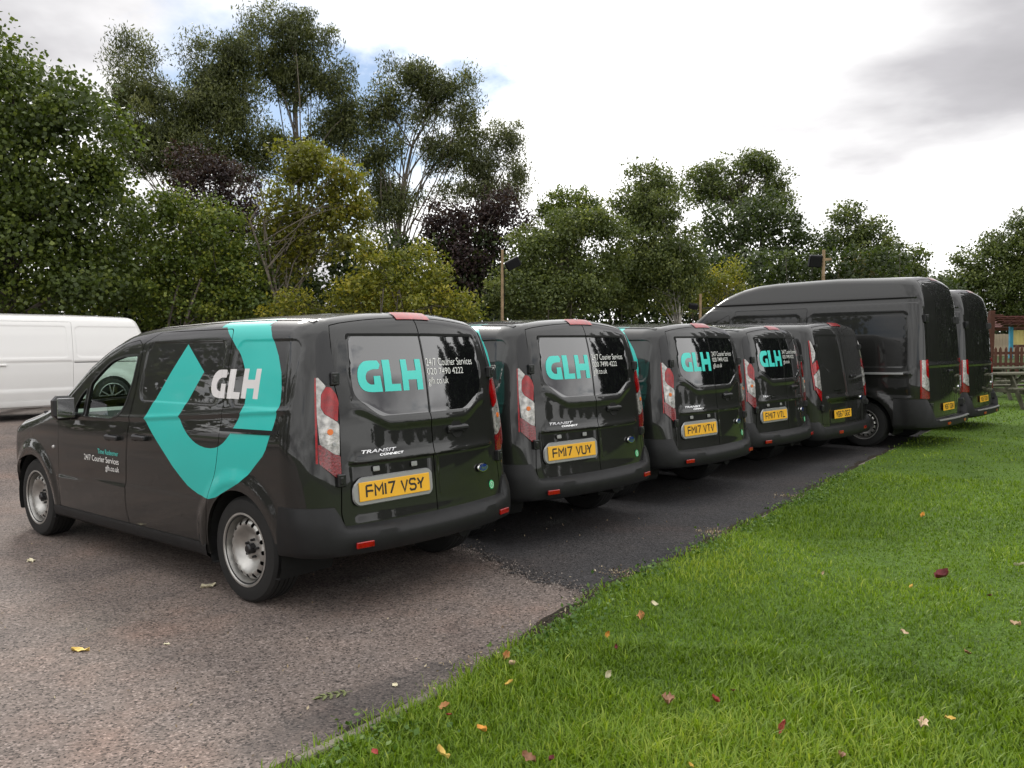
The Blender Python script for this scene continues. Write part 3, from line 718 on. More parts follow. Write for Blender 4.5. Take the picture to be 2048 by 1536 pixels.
        panel('brake_lens',parr(form,'wrap',up,(),.014,off=.010,rim=.02,flip=fl),M_red,tl)
        panel('reversing_lens',parr(form,'wrap',wl,(),.014,off=.009,rim=.02,flip=fl),M_clear,tl)
        panel('lower_lens',parr(form,'wrap',dn,(),.014,off=.010,rim=.02,flip=fl),M_reddark,tl)
        panel('edge_lens',parr(form,'wrap',ed,(),.014,off=.008,rim=.02,flip=fl),M_red,tl)
        q=form.wrap(np.array([[.705,1.07],[.69,1.00]])); 
        nn=form.normal(q,.01)
        for k,rr in enumerate((.018,.012)):
            m=MB(); m.tube([q[k]+nn[k]*.004,q[k]+nn[k]*.0125],rr,10); v=np.array(m.v); m.v=[tuple(p) for p in (v*[1,-1,1] if fl else v)]; m.build('bulb_cup',M_amber if k==0 else M_silver,tl)
        pb=rounded([(.664,1.385),(.700,1.340),(.715,1.345),(.757,1.392),(.766,1.58),(.745,1.625),(.70,1.648),(.666,1.65)],.012)
        panel('pillar_blank',parr(form,'wrap',pb,(),.03,off=.004,rim=.006,flip=fl),M_trim,body)
        # headlamp and side repeater
        hl=rounded([(sx(4.18),.93),(sx(4.30),.80),(form.smax()-.62,.70),(form.smax()-.50,.71),(form.smax()-.55,.80),(form.smax()-.72,.87)],.02)
        panel('headlamp',parr(form,'wrap',hl,(),.03,off=.006,rim=.012,flip=fl),M_clear,van)
        p=form.wrap(np.array([[sx(3.50),.785]]))[0]; m=MB(); m.lathe([(0,.012),(.012,.010),(.017,0)],14,'y'); m.v=[(x+p[0],sgn*(y+p[1]),z+p[2]) for x,y,z in m.v]
        m.build('side_repeater',M_clear,van,True)
        door_mirror(van,form,3.09,1.07,sgn,(.11,.155,.185),.02)
        # rear door
        r=panel('rear_door',parr(form,'wrap',rd,(),.022,rim=.022,flip=fl,seg=.03,guides=GR),M_paint,van)
        doors.append(r)
        wn_=rounded([(.010,1.140,.01),(.39,1.140,.06),(.445,1.175,.04),(.556,1.272,.05),(.560,1.48,.1),(.538,1.618,.03),(.010,1.622,.01)],.02)
        panel('rear_window',parr(form,'wrap',wn_,(),.022,off=.0015,rim=.002,flip=fl,seg=.02,guides=GR),M_darkglass,r)
        sl_=rounded([(.010,1.622),(.535,1.618),(.55,1.600),(.557,1.60),(.543,1.634),(.010,1.637)],.003)
        panel('window_seal',parr(form,'wrap',sl_,(),.03,off=.004,rim=.005,flip=fl),M_inner,r)
        hinge(form,r,.668,1.372,flip=fl); hinge(form,r,.668,.792,flip=fl)
        for a in arches: wheel(van,(a[0],sgn*.775,.3265),sgn)
        for x in (0,): pass
    rl,rr=doors
    # rear door furniture
    p,ro,M=frame_at(form,'rear',-.235,1.018,.0)
    m=MB(); m.lathe([(0,-.0),(.05,.002),(.058,.004),(.062,.0)],24,'z'); hd=m.build('handle_cup',M_inner,rr,True,p,ro)
    m=MB(); m.box((0,.004,.018),(.205,.034,.026),bev=.011); m.box((-.07,.0,.006),(.05,.05,.02),bev=.008); m.box((.07,.0,.006),(.05,.05,.02),bev=.008); m.build('door_handle',M_trim,rr,True,p,ro)
    p,ro,M=frame_at(form,'rear',.330,.712,.004)
    m=MB(); V=[];o=rounded([(-.295,-.05,.03),(-.26,-.082,.02),(.27,-.082,.02),(.295,-.05,.03),(.295,.06,.03),(.265,.085,.02),(-.235,.085,.02),(-.295,.035,.03)],.02)
    V=[(x,y,0) for x,y in o]+[(x,y,.010) for x,y in grow(o,-.006)]; n=len(o)
    m.add(V,[(i,(i+1)%n,n+(i+1)%n,n+i) for i in range(n)]+[tuple(range(n,2*n))]); m.build('sky_tone_surround',M_silver,rl,False,p,ro)  # silver colour stands in for sky mirrored in the body-coloured plate recess
    plate=number_plate(van,form,.327,.712,'FM17 VSY',.0155)
    for y in (.448,.168):
        p,ro,M=frame_at(form,'rear',y,.834,.006); slab(.045,.030,.012).build('plate_lamp',M_silver,rl,False,p,ro)
    text_on(form,'rear','TRANSIT',.545,.300,.930,.950,M_chrome,rl,'badge_lettering',.004,.02,.25)
    text_on(form,'rear','CONNECT',.425,.250,.908,.922,M_chrome,rl,'badge_lettering',.004,.02,.25)
    p,ro,M=frame_at(form,'rear',-.490,.732,.0)
    m=MB(); m.lathe([(0,.012),(.055,.010),(.060,.004),(.06,0)],28,'z'); m.v=[(x*1.05,y*.5,z) for x,y,z in m.v]; bd=m.build('oval_badge',M_chrome,rr,True,p,ro)
    m=MB(); m.lathe([(0,.0138),(.046,.0128),(.047,.011)],28,'z'); m.v=[(x*1.05,y*.5,z) for x,y,z in m.v]; m.build('badge_field',M_blue,rr,True,p,ro)
    text_plane('Ford',.066,.026,M_chrome,rr,p+M@Vector((0,0,.0148)),ro,'badge_lettering',0,.3)
    p,ro,M=frame_at(form,'rear',-.588,.602,.001)
    m=MB(); m.lathe([(0,.002),(.030,.002),(.031,0)],24,'z'); m.build('round_sticker',M_green,rr,True,p,ro)
    m=MB(); m.lathe([(.020,.0026),(.023,.0026)],24,'z'); m.box((0,0,.0026),(.004,.028,.0004)); m.box((.005,.004,.0026),(.003,.014,.0004),Matrix.Rotation(R(40),3,'Z')); m.build('sticker_print',M_white_v,rr,False,p,ro)
    # company lettering on the rear doors
    for g,y0 in ((GL_G,.518),(GL_L,.336),(GL_H,.197)):
        panel('logo_letter',parr(form,'rear',glyph(g,y0,-.190,1.284,.190),(),.02,off=.004,rim=.001),M_teal2,rl)
    text_on(form,'rear','24/7 Courier Services',-.016,-.486,1.430,1.478,M_white_v,rr,'lettering',.004,-.006)
    text_on(form,'rear','020 7490 4222',-.016,-.372,1.374,1.415,M_white_v,rr,'lettering',.004,-.006)
    text_on(form,'rear','glh.co.uk',-.016,-.205,1.300,1.358,M_white_v,rr,'lettering',.004,-.006)
    fdl=[c for c in van.children if c.name.startswith('front_door')]
    for d,fl in zip(fdl,(False,True)):
        X=(lambda x:x) if not fl else (lambda x:5.34-x)
        a=lambda l,r:(X(l),X(r)) if not fl else (X(r),X(l))
        l,r=a(2.715,2.392); text_on(form,'side','Time Redeemer',l,r,.790,.826,M_teal2,d,'lettering',.003,.0,flip=fl)
        l,r=a(2.945,2.392); text_on(form,'side','24/7 Courier Services',l,r,.728,.772,M_white_v,d,'lettering',.003,.004,flip=fl)
        l,r=a(2.605,2.392); text_on(form,'side','glh.co.uk',l,r,.660,.712,M_white_v,d,'lettering',.003,.004,flip=fl)
    # high brake lamp, roof strips
    bl=rounded([(.30,.165),(.345,.125),(.345,-.125),(.30,-.165),(.325-.045,-.15),(.27,0),(.28,.15)],.01)
    S0=[(.0,1.715),(.14,1.713),(.165,1.735),(.12,1.80),(.0,1.80)]
    m=MB(); V=[]
    for y in np.linspace(-.145,.145,9):
        P=form.wrap(np.array([[abs(y),float(topz(abs(y)))-.022],[abs(y),float(topz(abs(y)))-.0005]])); Q=form.roofmap(np.array([[P[1][0]+.045,abs(y)]]))
        for q in (P[0],P[1],Q[0]):
            nq=form.normal(q[None],.01)[0]; V.append((q[0]+nq[0]*.006,y,q[2]+nq[2]*.006))
    m.add(V,[(3*i+k,3*i+3+k,3*i+4+k,3*i+1+k) for i in range(8) for k in (0,1)]); m.build('high_brake_lamp',M_red,van,True)
    for sy in (1,-1):
        L=[]
        for x in np.linspace(.42,2.55,30): L.append((x,.675))
        st=[(x,y*sy) for x,y in L]+[(x,(y-.03)*sy) for x,y in L[::-1]]
        panel('roof_strip',parr(form,'roof',st,(),.08,off=.004,rim=.006),M_trim,body)
    # bumper, sills, front valance
    zt_=lambda s:.528+.118*sm(.655,.70,s)
    A=lambda k:(lambda s:k*(1-.62*sm(.45,.80,s)-.28*sm(.80,.95,s))+.004)
    sb=np.concatenate([np.linspace(0,.60,16),np.linspace(.62,.92,16),[.94,.945]])
    sb=np.minimum(sb,sx(.470))
    step=lambda s:.500-.018*sm(.40,.36,s)
    bump=band(form,sb,[(zt_,-.012),(lambda s:zt_(s)-.004,A(.012)),(lambda s:step(s)+.012+.07*sm(.66,.72,s),A(.062)),(lambda s:step(s)-.006+.03*sm(.66,.72,s),A(.080)),(.462,A(.084)),(.43,A(.082)),(.395,A(.074)),(.372,A(.058)),(.362,A(.03)),(.360,A(-.10)),(.372,A(-.35))],M_plastic,van,'rear_bumper')
    for sy in (1,-1):
        q=form.wrap(np.array([[.60,.425]]))[0]; n=form.normal(q[None],.02)[0]; n[2]=0; n/=np.linalg.norm(n); t=np.array([-n[1],n[0],0])
        Mx=Matrix((Vector(t),Vector((0,0,1)),Vector(n))).transposed(); c=q+n*.078
        m=MB(); m.box((0,0,0),(.115,.036,.014),bev=.004); m.v=[tuple((Mx@Vector(p)+Vector(c))*1) for p in m.v]; m.v=[(x,sy*y,z) for x,y,z in m.v]
        if sy<0: m.f=[f[::-1] for f in m.f]
        m.build('bumper_reflector',M_red,bump)
    band(form,[sx(x) for x in np.linspace(1.27,3.56,14)],[(.31,-.01),(.312,.006),(.29,.014),(.24,.010),(.215,-.02),(.21,-.15)],M_plastic,van,'side_sill')
    e=form.smax()
    band(form,np.concatenate([np.linspace(sx(4.31),e-.5,14),np.linspace(e-.45,e,6)]),[(.62,-.01),(.61,.008),(.5,.02),(.38,.02),(.28,.0),(.22,-.06),(.21,-.2)],M_plastic,van,'front_bumper')
    band(form,np.linspace(e-.40,e,6),[(.86,-.004),(.855,.012),(.72,.016),(.715,-.004)],M_trim,van,'grille')
    m=MB(); m.box((2.75,0,.255),(3.4,1.36,.06)); m.box((.62,0,.40),(.95,1.2,.06)); m.box((.9,0,.31),(.10,1.3,.09)); m.tube([(.22,-.38,.33),(1.0,-.38,.30)],.06,10); m.build('underbody',M_inner,van)
    cab(van,2.26,4.0,.36,1.07,.80)
    return van
connect=build_connect(CONNECT)
GRP='small courier vans parked in a row'
def place_van(o,x,y,yaw,label,cat='van',group=None,z=0.0):
    o.location=(x,y,z); o.rotation_euler=(0,0,R(yaw)); tag(o,label,cat,group); return o
copies=[connect]+[copy_tree(connect) for _ in range(3)]
for o,(x,y,yaw,pl,lab) in zip(copies,[(-.4062,5.1689,140.4846,'FM17 VSY','nearest dark grey courier van with teal ring and GLH on its side, plate FM17 VSY'),
  (.7879,6.7914,135.6739,'FM17 VUY','dark grey GLH courier van second from the camera, plate FM17 VUY'),
  (2.1838,8.4560,136.9345,'FM17 VTV','dark grey GLH courier van third in the row, plate FM17 VTV'),
  (3.4119,10.0169,137.7377,'FM17 VTL','farthest of the four GLH lettered vans, plate FM17 VTL')]):
    if o is not connect: set_plate(o,pl)
    place_van(o,x,y,yaw,lab,'van',GRP)
# ------------------------------------------------------------------ the larger vans
def custom_feat(x,z):
    d=-.008*sm(.016,-.016,rbox(x,z,.55,1.75,1.16,1.66,.09))-.008*sm(.016,-.016,rbox(x,z,1.9,2.75,1.16,1.66,.09))
    d=d+.010*np.exp(-((z-1.06)/.03)**2)*sm(.3,.5,x)
    for cx in (.95,3.88):
        rr=np.hypot(x-cx,z-.34); d=d+.02*sm(.54,.44,rr)
    return d
def custom_rfeat(y,z):
    ay=np.abs(y); ins=sm(-.014,.014,np.minimum(np.minimum(z-1.16-.10*sm(.45,.66,ay),1.66-z),.70-ay))
    return -.006*ins+.012*sm(.80,.83,z)*sm(.88,.84,z)*sm(.66,.6,ay)-.012*sm(.80,.78,z)*sm(.42,.5,z)*sm(.6,.55,ay)
CUSTOM=Form(W=[(0,.90),(.25,.93),(.5,.962),(.9,.978),(1.1,.972),(1.3,.945),(1.55,.90),(1.75,.855),(1.9,.80),(3,.4)],
 roof=[(-1,1.79),(.3,1.79),(1.5,1.81),(2.6,1.80),(2.95,1.73),(3.3,1.58),(3.85,1.24),(4.0,1.17),(4.6,1.03),(4.8,.95),(5.3,.6),(7,.3)],
 rear=[(0,.06),(.5,.085),(.8,.10),(1.2,.15),(1.6,.215),(1.75,.26),(1.9,.34),(3,.9)],nose=[(0,4.8),(.25,4.88),(.5,4.96),(.8,4.93),(1.0,4.85),(1.3,4.5),(3,3)],
 crown=.05,ys=.75,shift=.2,bow=.10,nosebow=.34,rr=.13,rf=.16,rt=.08,feat=custom_feat,rfeat=custom_rfeat,taper=(3.3,1.4,.06),fan=(.45,.72,.26),front=(4.1,.45,.55),xs=(2.4,3.7))
def transit_feat(x,z):
    d=-.016*sm(.014,-.014,rbox(x,z,.30,4.2,2.13,2.20,.035))*1.0
    d=d-.008*sm(.016,-.016,rbox(x,z,.42,1.86,1.20,2.0,.06))-.008*sm(.016,-.016,rbox(x,z,2.02,3.2,1.20,2.0,.06))
    d=d+.010*np.exp(-((z-1.10)/.03)**2)*sm(.3,.5,x)+.014*sm(.78,.74,z)*sm(.3,.4,x)
    for cx in (1.03,4.33):
        rr=np.hypot(x-cx,z-.34); d=d+.03*sm(.60,.47,rr)
    return d
def transit_rfeat(y,z):
    ay=np.abs(y); ins=sm(-.014,.014,np.minimum(np.minimum(z-1.26,2.06-z),.80-ay))
    return -.008*ins+.010*np.exp(-((z-1.225)/.02)**2)*sm(.84,.78,ay)
TRANSIT=Form(W=[(0,.93),(.3,.97),(.6,1.0),(.9,1.02),(1.2,1.015),(1.6,.985),(2.0,.945),(2.3,.90),(2.5,.85),(3,.7)],
 roof=[(-1,2.48),(.35,2.48),(1.5,2.53),(2.5,2.52),(2.8,2.50),(3.1,2.44),(3.37,2.34),(3.69,2.15),(3.95,1.95),(4.3,1.62),(4.55,1.38),(4.65,1.30),(5.0,1.17),(5.25,1.08),(5.4,.95),(7,.3)],
 rear=[(0,.08),(.6,.10),(1.2,.125),(1.8,.165),(2.2,.215),(2.4,.27),(2.55,.36),(3,.7)],nose=[(0,5.2),(.3,5.3),(.6,5.36),(1.0,5.32),(1.2,5.2),(1.5,5.0),(3,3.5)],
 crown=.06,ys=.80,shift=.18,bow=.08,nosebow=.34,rr=.20,rf=.18,rt=.095,feat=transit_feat,rfeat=transit_rfeat,taper=(3.6,1.6,.07),fan=(.45,.74,.30),front=(4.5,.45,.6),xs=(2.9,4.3))
def vw_feat(x,z):
    d=-.006*sm(.016,-.016,rbox(x,z,.35,1.63,1.10,1.66,.08))-.006*sm(.016,-.016,rbox(x,z,1.78,3.05,1.10,1.66,.05))
    d=d-.008*sm(1.035,1.02,z)*sm(.97,.985,z)*sm(.2,.4,x)+.012*sm(.56,.50,z)*sm(.3,.4,x)
    for cx in (1.0,4.40):
        rr=np.hypot(x-cx,z-.34); d=d+.02*sm(.56,.44,rr)
    return d
VW=Form(W=[(0,.88),(.25,.905),(.5,.935),(.8,.95),(1.0,.95),(1.2,.93),(1.5,.885),(1.7,.845),(1.85,.79),(3,.4)],
 roof=[(-1,1.83),(.35,1.83),(1.5,1.85),(3.0,1.85),(3.4,1.80),(3.8,1.62),(4.35,1.22),(4.5,1.15),(4.95,1.0),(5.1,.92),(5.5,.6),(7,.3)],
 rear=[(0,.05),(.5,.06),(.9,.10),(1.3,.20),(1.6,.30),(1.78,.38),(1.9,.46),(3,1.2)],nose=[(0,5.15),(.25,5.22),(.5,5.29),(.8,5.27),(1.0,5.2),(1.3,4.9),(3,3.4)],
 crown=.05,ys=.75,shift=.18,bow=.08,nosebow=.34,rr=.13,rf=.16,rt=.08,feat=vw_feat,taper=(3.6,1.5,.06),fan=(.55,.68,.26),front=(4.5,.45,.55),xs=(2.9,4.1))
def guide_box(form,x0,x1,z0,z1,r):
    return [[(form.sx(a),b) for a,b in rounded([(x0-g,z0-g),(x1+g,z0-g),(x1+g,z1+g),(x0-g,z1+g)],r+g,5)] for g in (-.014,0,.014)]
def build_large(form,name,k):
    """k: dict of the dimensions that tell the models apart"""
    van=empty(name); sx=form.sx; S,zt=form.top(260); topz=lambda s:np.interp(s,S,zt); paint=k['paint']; e=form.smax()
    yd=k['yd']; zb=k['zb']; zd=k['zd']
    single=k.get('tailgate',False)
    rd=rounded([(.0 if single else .004,zd,.0),(yd,zd,.03),(yd+.004,zd+.3,.05),(yd,1.2,.05)]+[(yd-.01,k['zh'],.03)]+[(s,float(topz(s))-.012,.004) for s in np.linspace(yd-.05,.0 if single else .004,8)],.01)
    x0,x1=k['fd']
    fdt=[(x,float(topz(sx(x)))-k['hd']) for x in np.linspace(x0+.04,x1-.25,6)]
    fd=rounded([(sx(a[0]),)+tuple(a[1:]) for a in [(x1,zb+.08,.04),(x0,zb+.08,.03)]+fdt+[(x1-.02,k['sill']-.05,.06)]],.03)
    s0,s1=k['sd']; zs=k['zs']
    sd=rounded([(sx(s1),zb+.08,.03),(sx(s0),zb+.08,.03),(sx(s0-.01),.9,.05),(sx(s0-.04),zs,.03),(sx(s1-.03),zs,.03),(sx(s1-.02),.9,.05)],.02)
    wz=k['sill']; top=lambda x:float(topz(sx(x)))-k['hd']-.06
    win=rounded([(sx(a),b) for a,b in [(x0+.07,wz),(x1-.42,wz),(x1-.50,min(top(x1-.50),top(x0+.1))),(x1-.72,top(x1-.72)),(x0+.45,top(x0+.45)),(x0+.09,top(x0+.45)-.01)] if True],.05)
    arches=[(k['wr'],k['rw'],k['ra']),(k['wf'],k['rw'],k['ra'])]
    xw0,xw1,ya=k['ws']
    ws=[(xw0+.12,0),(xw0+.09,.35),(xw0,.68),(xw0+.05,.72),(xw1-.28,ya),(xw1-.18,ya-.04),(xw1-.06,.45),(xw1,0)]
    ws=rounded(ws+[(x,-y) for x,y in ws[-2:0:-1]],.04)
    GU=[]
    for b in k['boxes']: GU+=guide_box(form,*b)
    body,_,_=van_shell(van,form,zb,arches,[rd,fd,sd],k.get('sp',.035),roofholes=[ws],mats=[paint],roof_sp=.07,xcargo=x0-.1,guides=GU,zrear=k['bz']-.10)
    panel('windscreen',parr(form,'roof',ws,(),.08,off=-.004,rim=0),M_glass,van)
    for fl in (False,True):
        sg=-1 if fl else 1
        d=panel('front_door',parr(form,'wrap',fd,[win],.04,rim=.02,flip=fl,seg=.05,guides=GU),paint,van); panel('window_pane',parr(form,'wrap',win,(),.08,off=-.01,rim=0,flip=fl),M_glass,d)
        panel('window_seal',parr(form,'wrap',grow(win,.016),[win],.06,off=.0025,rim=.004,flip=fl,seg=.04),M_trim,d)
        low=[(sx(a),b) for a,b in ((x1-.08,zb+.12),(x0+.05,zb+.12),(x0+.05,wz-.03),(x1-.12,wz-.03))]; panel('door_card',parr(form,'wrap',low,(),.15,off=-.05,rim=0,flip=fl),M_cab,d)
        s=panel('sliding_door',parr(form,'wrap',sd,(),k.get('sp',.035),rim=.02,flip=fl,seg=.05,guides=GU),paint,van)
        def handle(par,x,z):
            P=form.wrap(np.array([[sx(x),z]]))[0]; y=sg*P[1]; m=MB(); m.box((x,y+sg*.022,z),(.20,.024,.036),bev=.009); m.box((x-.08,y+sg*.008,z),(.04,.03,.036),bev=.006); m.box((x+.08,y+sg*.008,z),(.05,.026,.046),bev=.008); m.build('door_handle',k['hmat'],par,True)
        handle(d,x0+.14,k['hz']); handle(s,s1-.20,k['hz'])
        z0,z1,xa,xb=k['rail']; P=[(sx(xa),z0),(sx(xb),z0),(sx(xb),z1),(sx(xa),z1)]
        panel('door_runner',parr(form,'wrap',P,(),.05,off=.003,rim=.004,flip=fl),k['railmat'],body)
        tl=empty('tail_lamp',(0,0,0),0,van)
        for nm,loop,mt in k['lamp']: panel(nm,parr(form,'wrap',rounded(loop,.012),(),.02,off=.010,rim=.02,flip=fl),mt,tl)
        hl=rounded([(sx(k['wf']+.30),1.0),(sx(k['wf']+.42),.82),(e-.66,.72),(e-.52,.74),(e-.56,.86),(e-.74,.95)],.03)
        panel('headlamp',parr(form,'wrap',hl,(),.05,off=.006,rim=.012,flip=fl),M_clear,van)
        door_mirror(van,form,x1-.28,wz+.05,sg,(.13,.20,.30),.05)
        if not single or not fl:
            if single:
                A=parr(form,'wrap',rd,(),.04,rim=.0,seg=.05); r=panel('tailgate',join(A,mirror_arr(A)),paint,van)
            else: r=panel('rear_door',parr(form,'wrap',rd,(),.03,rim=.022,flip=fl,seg=.04,guides=k.get('rguides',())),paint,van)
            if fl: rr_=r
            else: rl_=r
        wn_=rounded(k['rwin'],.03); 
        panel('rear_window',parr(form,'wrap',wn_,(),.04,off=.002,rim=.002,flip=fl),k['rwmat'],r)
        for hz in k['hinges']: hinge(form,r,yd+k.get('hoff',.01),hz,k.get('hsize',(.035,.05,.075)),flip=fl)
        for a in arches: wheel(van,(a[0],sg*k['track'],k['rw']),sg,*k['wheel'])
    if single: rr_=rl_
    number_plate(van,form,k['py'],k['pz'],k['txt'],.014)
    for t,a0,a1,b0,b1 in k.get('badges',()): text_on(form,'rear',t,a0,a1,b0,b1,M_chrome,rl_,'badge_lettering',.004,.02,.2)
    if 'oval' in k:
        p,ro,M=frame_at(form,'rear',*k['oval'],0); m=MB(); m.lathe([(0,.012),(.055,.010),(.060,.004),(.06,0)],24,'z'); m.v=[(x*1.05,y*.5,z) for x,y,z in m.v]; m.build('oval_badge',M_chrome,rr_,True,p,ro)
        m=MB(); m.lathe([(0,.0138),(.046,.0128),(.047,.011)],24,'z'); m.v=[(x*1.05,y*.5,z) for x,y,z in m.v]; m.build('badge_field',M_blue,rr_,True,p,ro)
    p,ro,M=frame_at(form,'rear',*k['rh'],0); m=MB(); m.box((0,0,.016),(.20,.04,.03),bev=.012); m.box((0,-.01,.002),(.15,.08,.01),bev=.004); m.build('door_handle',k['rhm'],rr_,True,p,ro)
    zt0=k['bz']; bh=k.get('bh',.17); A=lambda q:(lambda s:q*(1-.75*sm(yd-.1,yd+.25,s))+.004)
    sb=np.concatenate([np.linspace(0,yd-.04,14),np.linspace(yd-.02,sx(k['wr']-k['ra']-.02),16)])
    side=k.get('bside',.10); rise=lambda s:side*sm(yd,yd+.05,s)
    bump=band(form,sb,[(lambda s:zt0+rise(s),-.012),(lambda s:zt0-.004+rise(s),A(.02)),(lambda s:zt0-.02+rise(s)*.6,A(k['bo'])),(zt0-.48*bh,A(k['bo']+.012)),(zt0-.76*bh,A(k['bo']+.002)),(zt0-.98*bh,A(.02)),(zt0-bh,A(-.15)),(zt0-bh+.01,A(-.4))],k.get('bmat',M_plastic),van,'rear_bumper')
    if k.get('ledge'):
        band(form,np.linspace(0,yd-.02,12),[(zt0-.006,k['bo']-.02),(zt0+.002,k['bo']-.005),(zt0-.002,k['bo']+.018),(zt0-.018,k['bo']+.020),(zt0-.02,k['bo']-.01)],M_silver,bump,'bumper_tread')
    for sy in (1,-1):
        q=form.wrap(np.array([[k['refl'],zt0-.5*bh]]))[0]; n=form.normal(q[None],.02)[0]; n[2]=0; n/=np.linalg.norm(n); t=np.array([-n[1],n[0],0]); Mx=Matrix((Vector(t),Vector((0,0,1)),Vector(n))).transposed(); c=q+n*(k['bo']+.012)
        m=MB(); m.box((0,0,0),(.11,.04,.014),bev=.004); m.v=[tuple(Mx@Vector(p)+Vector(c)) for p in m.v]; m.v=[(x,sy*y,z) for x,y,z in m.v]
        if sy<0: m.f=[f[::-1] for f in m.f]
        m.build('bumper_reflector',M_red,bump)
    yb=.17; m=MB(); V=[]; dy=k.get('brake',.0)
    for y in np.linspace(-yb,yb,9):
        a=abs(y+0); P=form.wrap(np.array([[a,float(topz(a))-.03],[a,float(topz(a))-.001]])); Q=form.roofmap(np.array([[P[1][0]+.03,a]]))
        for q in (P[0],P[1],Q[0]): nq=form.normal(q[None],.01)[0]; V.append((q[0]+nq[0]*.006,y,q[2]+nq[2]*.006))
    m.add(V,[(3*i+j,3*i+3+j,3*i+4+j,3*i+1+j) for i in range(8) for j in (0,1)]); m.build('high_brake_lamp',M_red,van,True)
    xs=np.linspace(k['wr']+k['ra']+.02,k['wf']-k['ra']-.02,12)
    band(form,[sx(x) for x in xs],[(zb+.08,-.01),(zb+.078,.006),(zb+.03,.014),(zb-.02,.010),(zb-.05,-.02),(zb-.055,-.15)],k.get('bmat',M_plastic),van,'side_sill')
    band(form,np.concatenate([np.linspace(sx(k['wf']+k['ra']+.02),e-.5,12),np.linspace(e-.45,e,6)]),[(.66,-.01),(.65,.01),(.5,.025),(.38,.025),(.28,.0),(.22,-.06),(.21,-.2)],k.get('bmat',M_plastic),van,'front_bumper')
    band(form,np.linspace(e-.42,e,6),[(.92,-.004),(.915,.012),(.76,.016),(.755,-.004)],M_trim,van,'grille')
    if 'groove_shade' in k:
        z0,z1,xa,xb=k['groove_shade']
        for fl in (False,True): panel('groove_shade_strip',parr(form,'wrap',[(sx(xa),z0),(sx(xb),z0),(sx(xb),z1),(sx(xa),z1)],(),.06,off=.003,rim=.004,flip=fl),M_inner,body)  # black strip puts the shade line of the pressed side groove into colour
    m=MB(); m.box((form.nose[1].max()/2+.3,0,zb+.02),(form.nose[1].max()-1.4,1.4,.06)); m.box((k['wr'],0,.32),(.12,1.4,.10)); m.build('underbody',M_inner,van)
    cab(van,x0+.02,k['wf']+.1,zb+.12,wz-.0,.82)
    return van
def lamp_tall(a,b,z0,z1,zm): # tall red and clear lamp cluster, a inner edge, b outer edge
    return [('reversing_lens',[(a+.05,z1-.02),(b-.015,z1+.01),(b-.02,zm+.10),(a+.03,zm+.16),(a+.012,zm+.24)],M_clear),
            ('brake_lens',[(a-.006,zm+.14),(b-.02,zm+.085),(b-.022,zm-.05),(a-.02,zm+.03)],M_red),
            ('indicator_lens',[(a-.022,zm+.02),(b-.022,zm-.06),(b-.03,z0+.20),(a-.022,z0+.14)],M_clear),
            ('lower_lens',[(a-.022,z0+.13),(b-.03,z0+.19),(b-.04,z0+.13),(a-.01,z0)],M_red),
            ('edge_lens',[(b-.012,z1+.012),(b,z1),(b-.006,zm),(b-.02,z0+.15),(b-.030,z0+.15),(b-.018,zm)],M_red)]
KC=dict(paint=M_paint,yd=.745,zb=.27,zd=.50,zh=1.62,fd=(2.86,3.95),hd=.04,sill=1.22,sd=(1.80,2.82),zs=1.76,wr=.95,wf=3.88,rw=.335,ra=.40,ws=(2.92,3.95,.84),track=.83,
  wheel=(.335,.222,.215,'steel'),boxes=[(.55,1.75,1.16,1.66,.09),(1.9,2.75,1.16,1.66,.09)],hmat=M_trim,hz=1.02,rail=(1.075,1.105,.52,1.75),railmat=M_silver,
  lamp=lamp_tall(.765,.845,.80,1.585,1.20),rwin=[(.012,1.17),(.50,1.17),(.66,1.27),(.675,1.5),(.655,1.645),(.012,1.65)],rwmat=M_paint,hinges=(1.50,.72),py=.23,pz=.615,txt='YG67 GGZ',
  badges=[('TRANSIT',.44,.22,.915,.935),('CUSTOM',.36,.20,.885,.899)],rh=(-.22,1.10),rhm=M_trim,oval=(-.50,.80),bz=.47,bo=.05,refl=.42,bside=.07)
custom=build_large(CUSTOM,'panel_van',KC)
place_van(custom,4.65,11.28,137.5,'dark grey panel van with tall tail lamps between the lettered vans and the high-roof van')
KT=dict(groove_shade=(2.197,2.212,.33,4.0),paint=M_paint,yd=.765,zb=.30,zd=.47,zh=2.2,fd=(3.20,4.45),hd=.30,sill=1.32,sd=(1.95,3.16),zs=2.10,wr=1.03,wf=4.33,rw=.345,ra=.43,ws=(3.62,4.60,.86),track=.86,
  wheel=(.345,.222,.225,'steel'),boxes=[(.30,4.2,2.13,2.20,.035),(.42,1.86,1.20,2.0,.06),(2.02,3.2,1.20,2.0,.06)],hmat=M_trim,hz=1.08,rail=(1.09,1.12,.45,1.9),railmat=M_silver,
  lamp=[('reversing_lens',[(.833,1.30),(.872,1.30),(.876,.92),(.83,.87),(.785,.85),(.787,1.02),(.828,1.08)],M_clear),('brake_lens',[(.79,1.31),(.831,1.30),(.826,1.085),(.79,1.03)],M_red),('lower_lens',[(.783,.84),(.83,.86),(.876,.91),(.88,.75),(.783,.74)],M_reddark),('edge_lens',[(.874,1.305),(.889,1.30),(.889,.75),(.882,.75),(.878,.92)],M_red)],
  rwin=[(.012,1.27),(.60,1.27),(.69,1.33),(.70,1.9),(.68,2.04),(.012,2.05)],rwmat=M_paint,hinges=(1.90,.62),hoff=.012,hsize=(.05,.09,.11),py=.10,pz=.60,txt='YG67 GDX',
  badges=[('TRANSIT',.30,.10,1.10,1.12)],rh=(-.06,1.12),rhm=M_trim,oval=(-.62,.86),bz=.44,bh=.14,bo=.10,refl=.40,bside=.30,ledge=True)
transit=build_large(TRANSIT,'high_roof_van',KT)
transit2=copy_tree(transit); set_plate(transit2,'YG67 GDK')
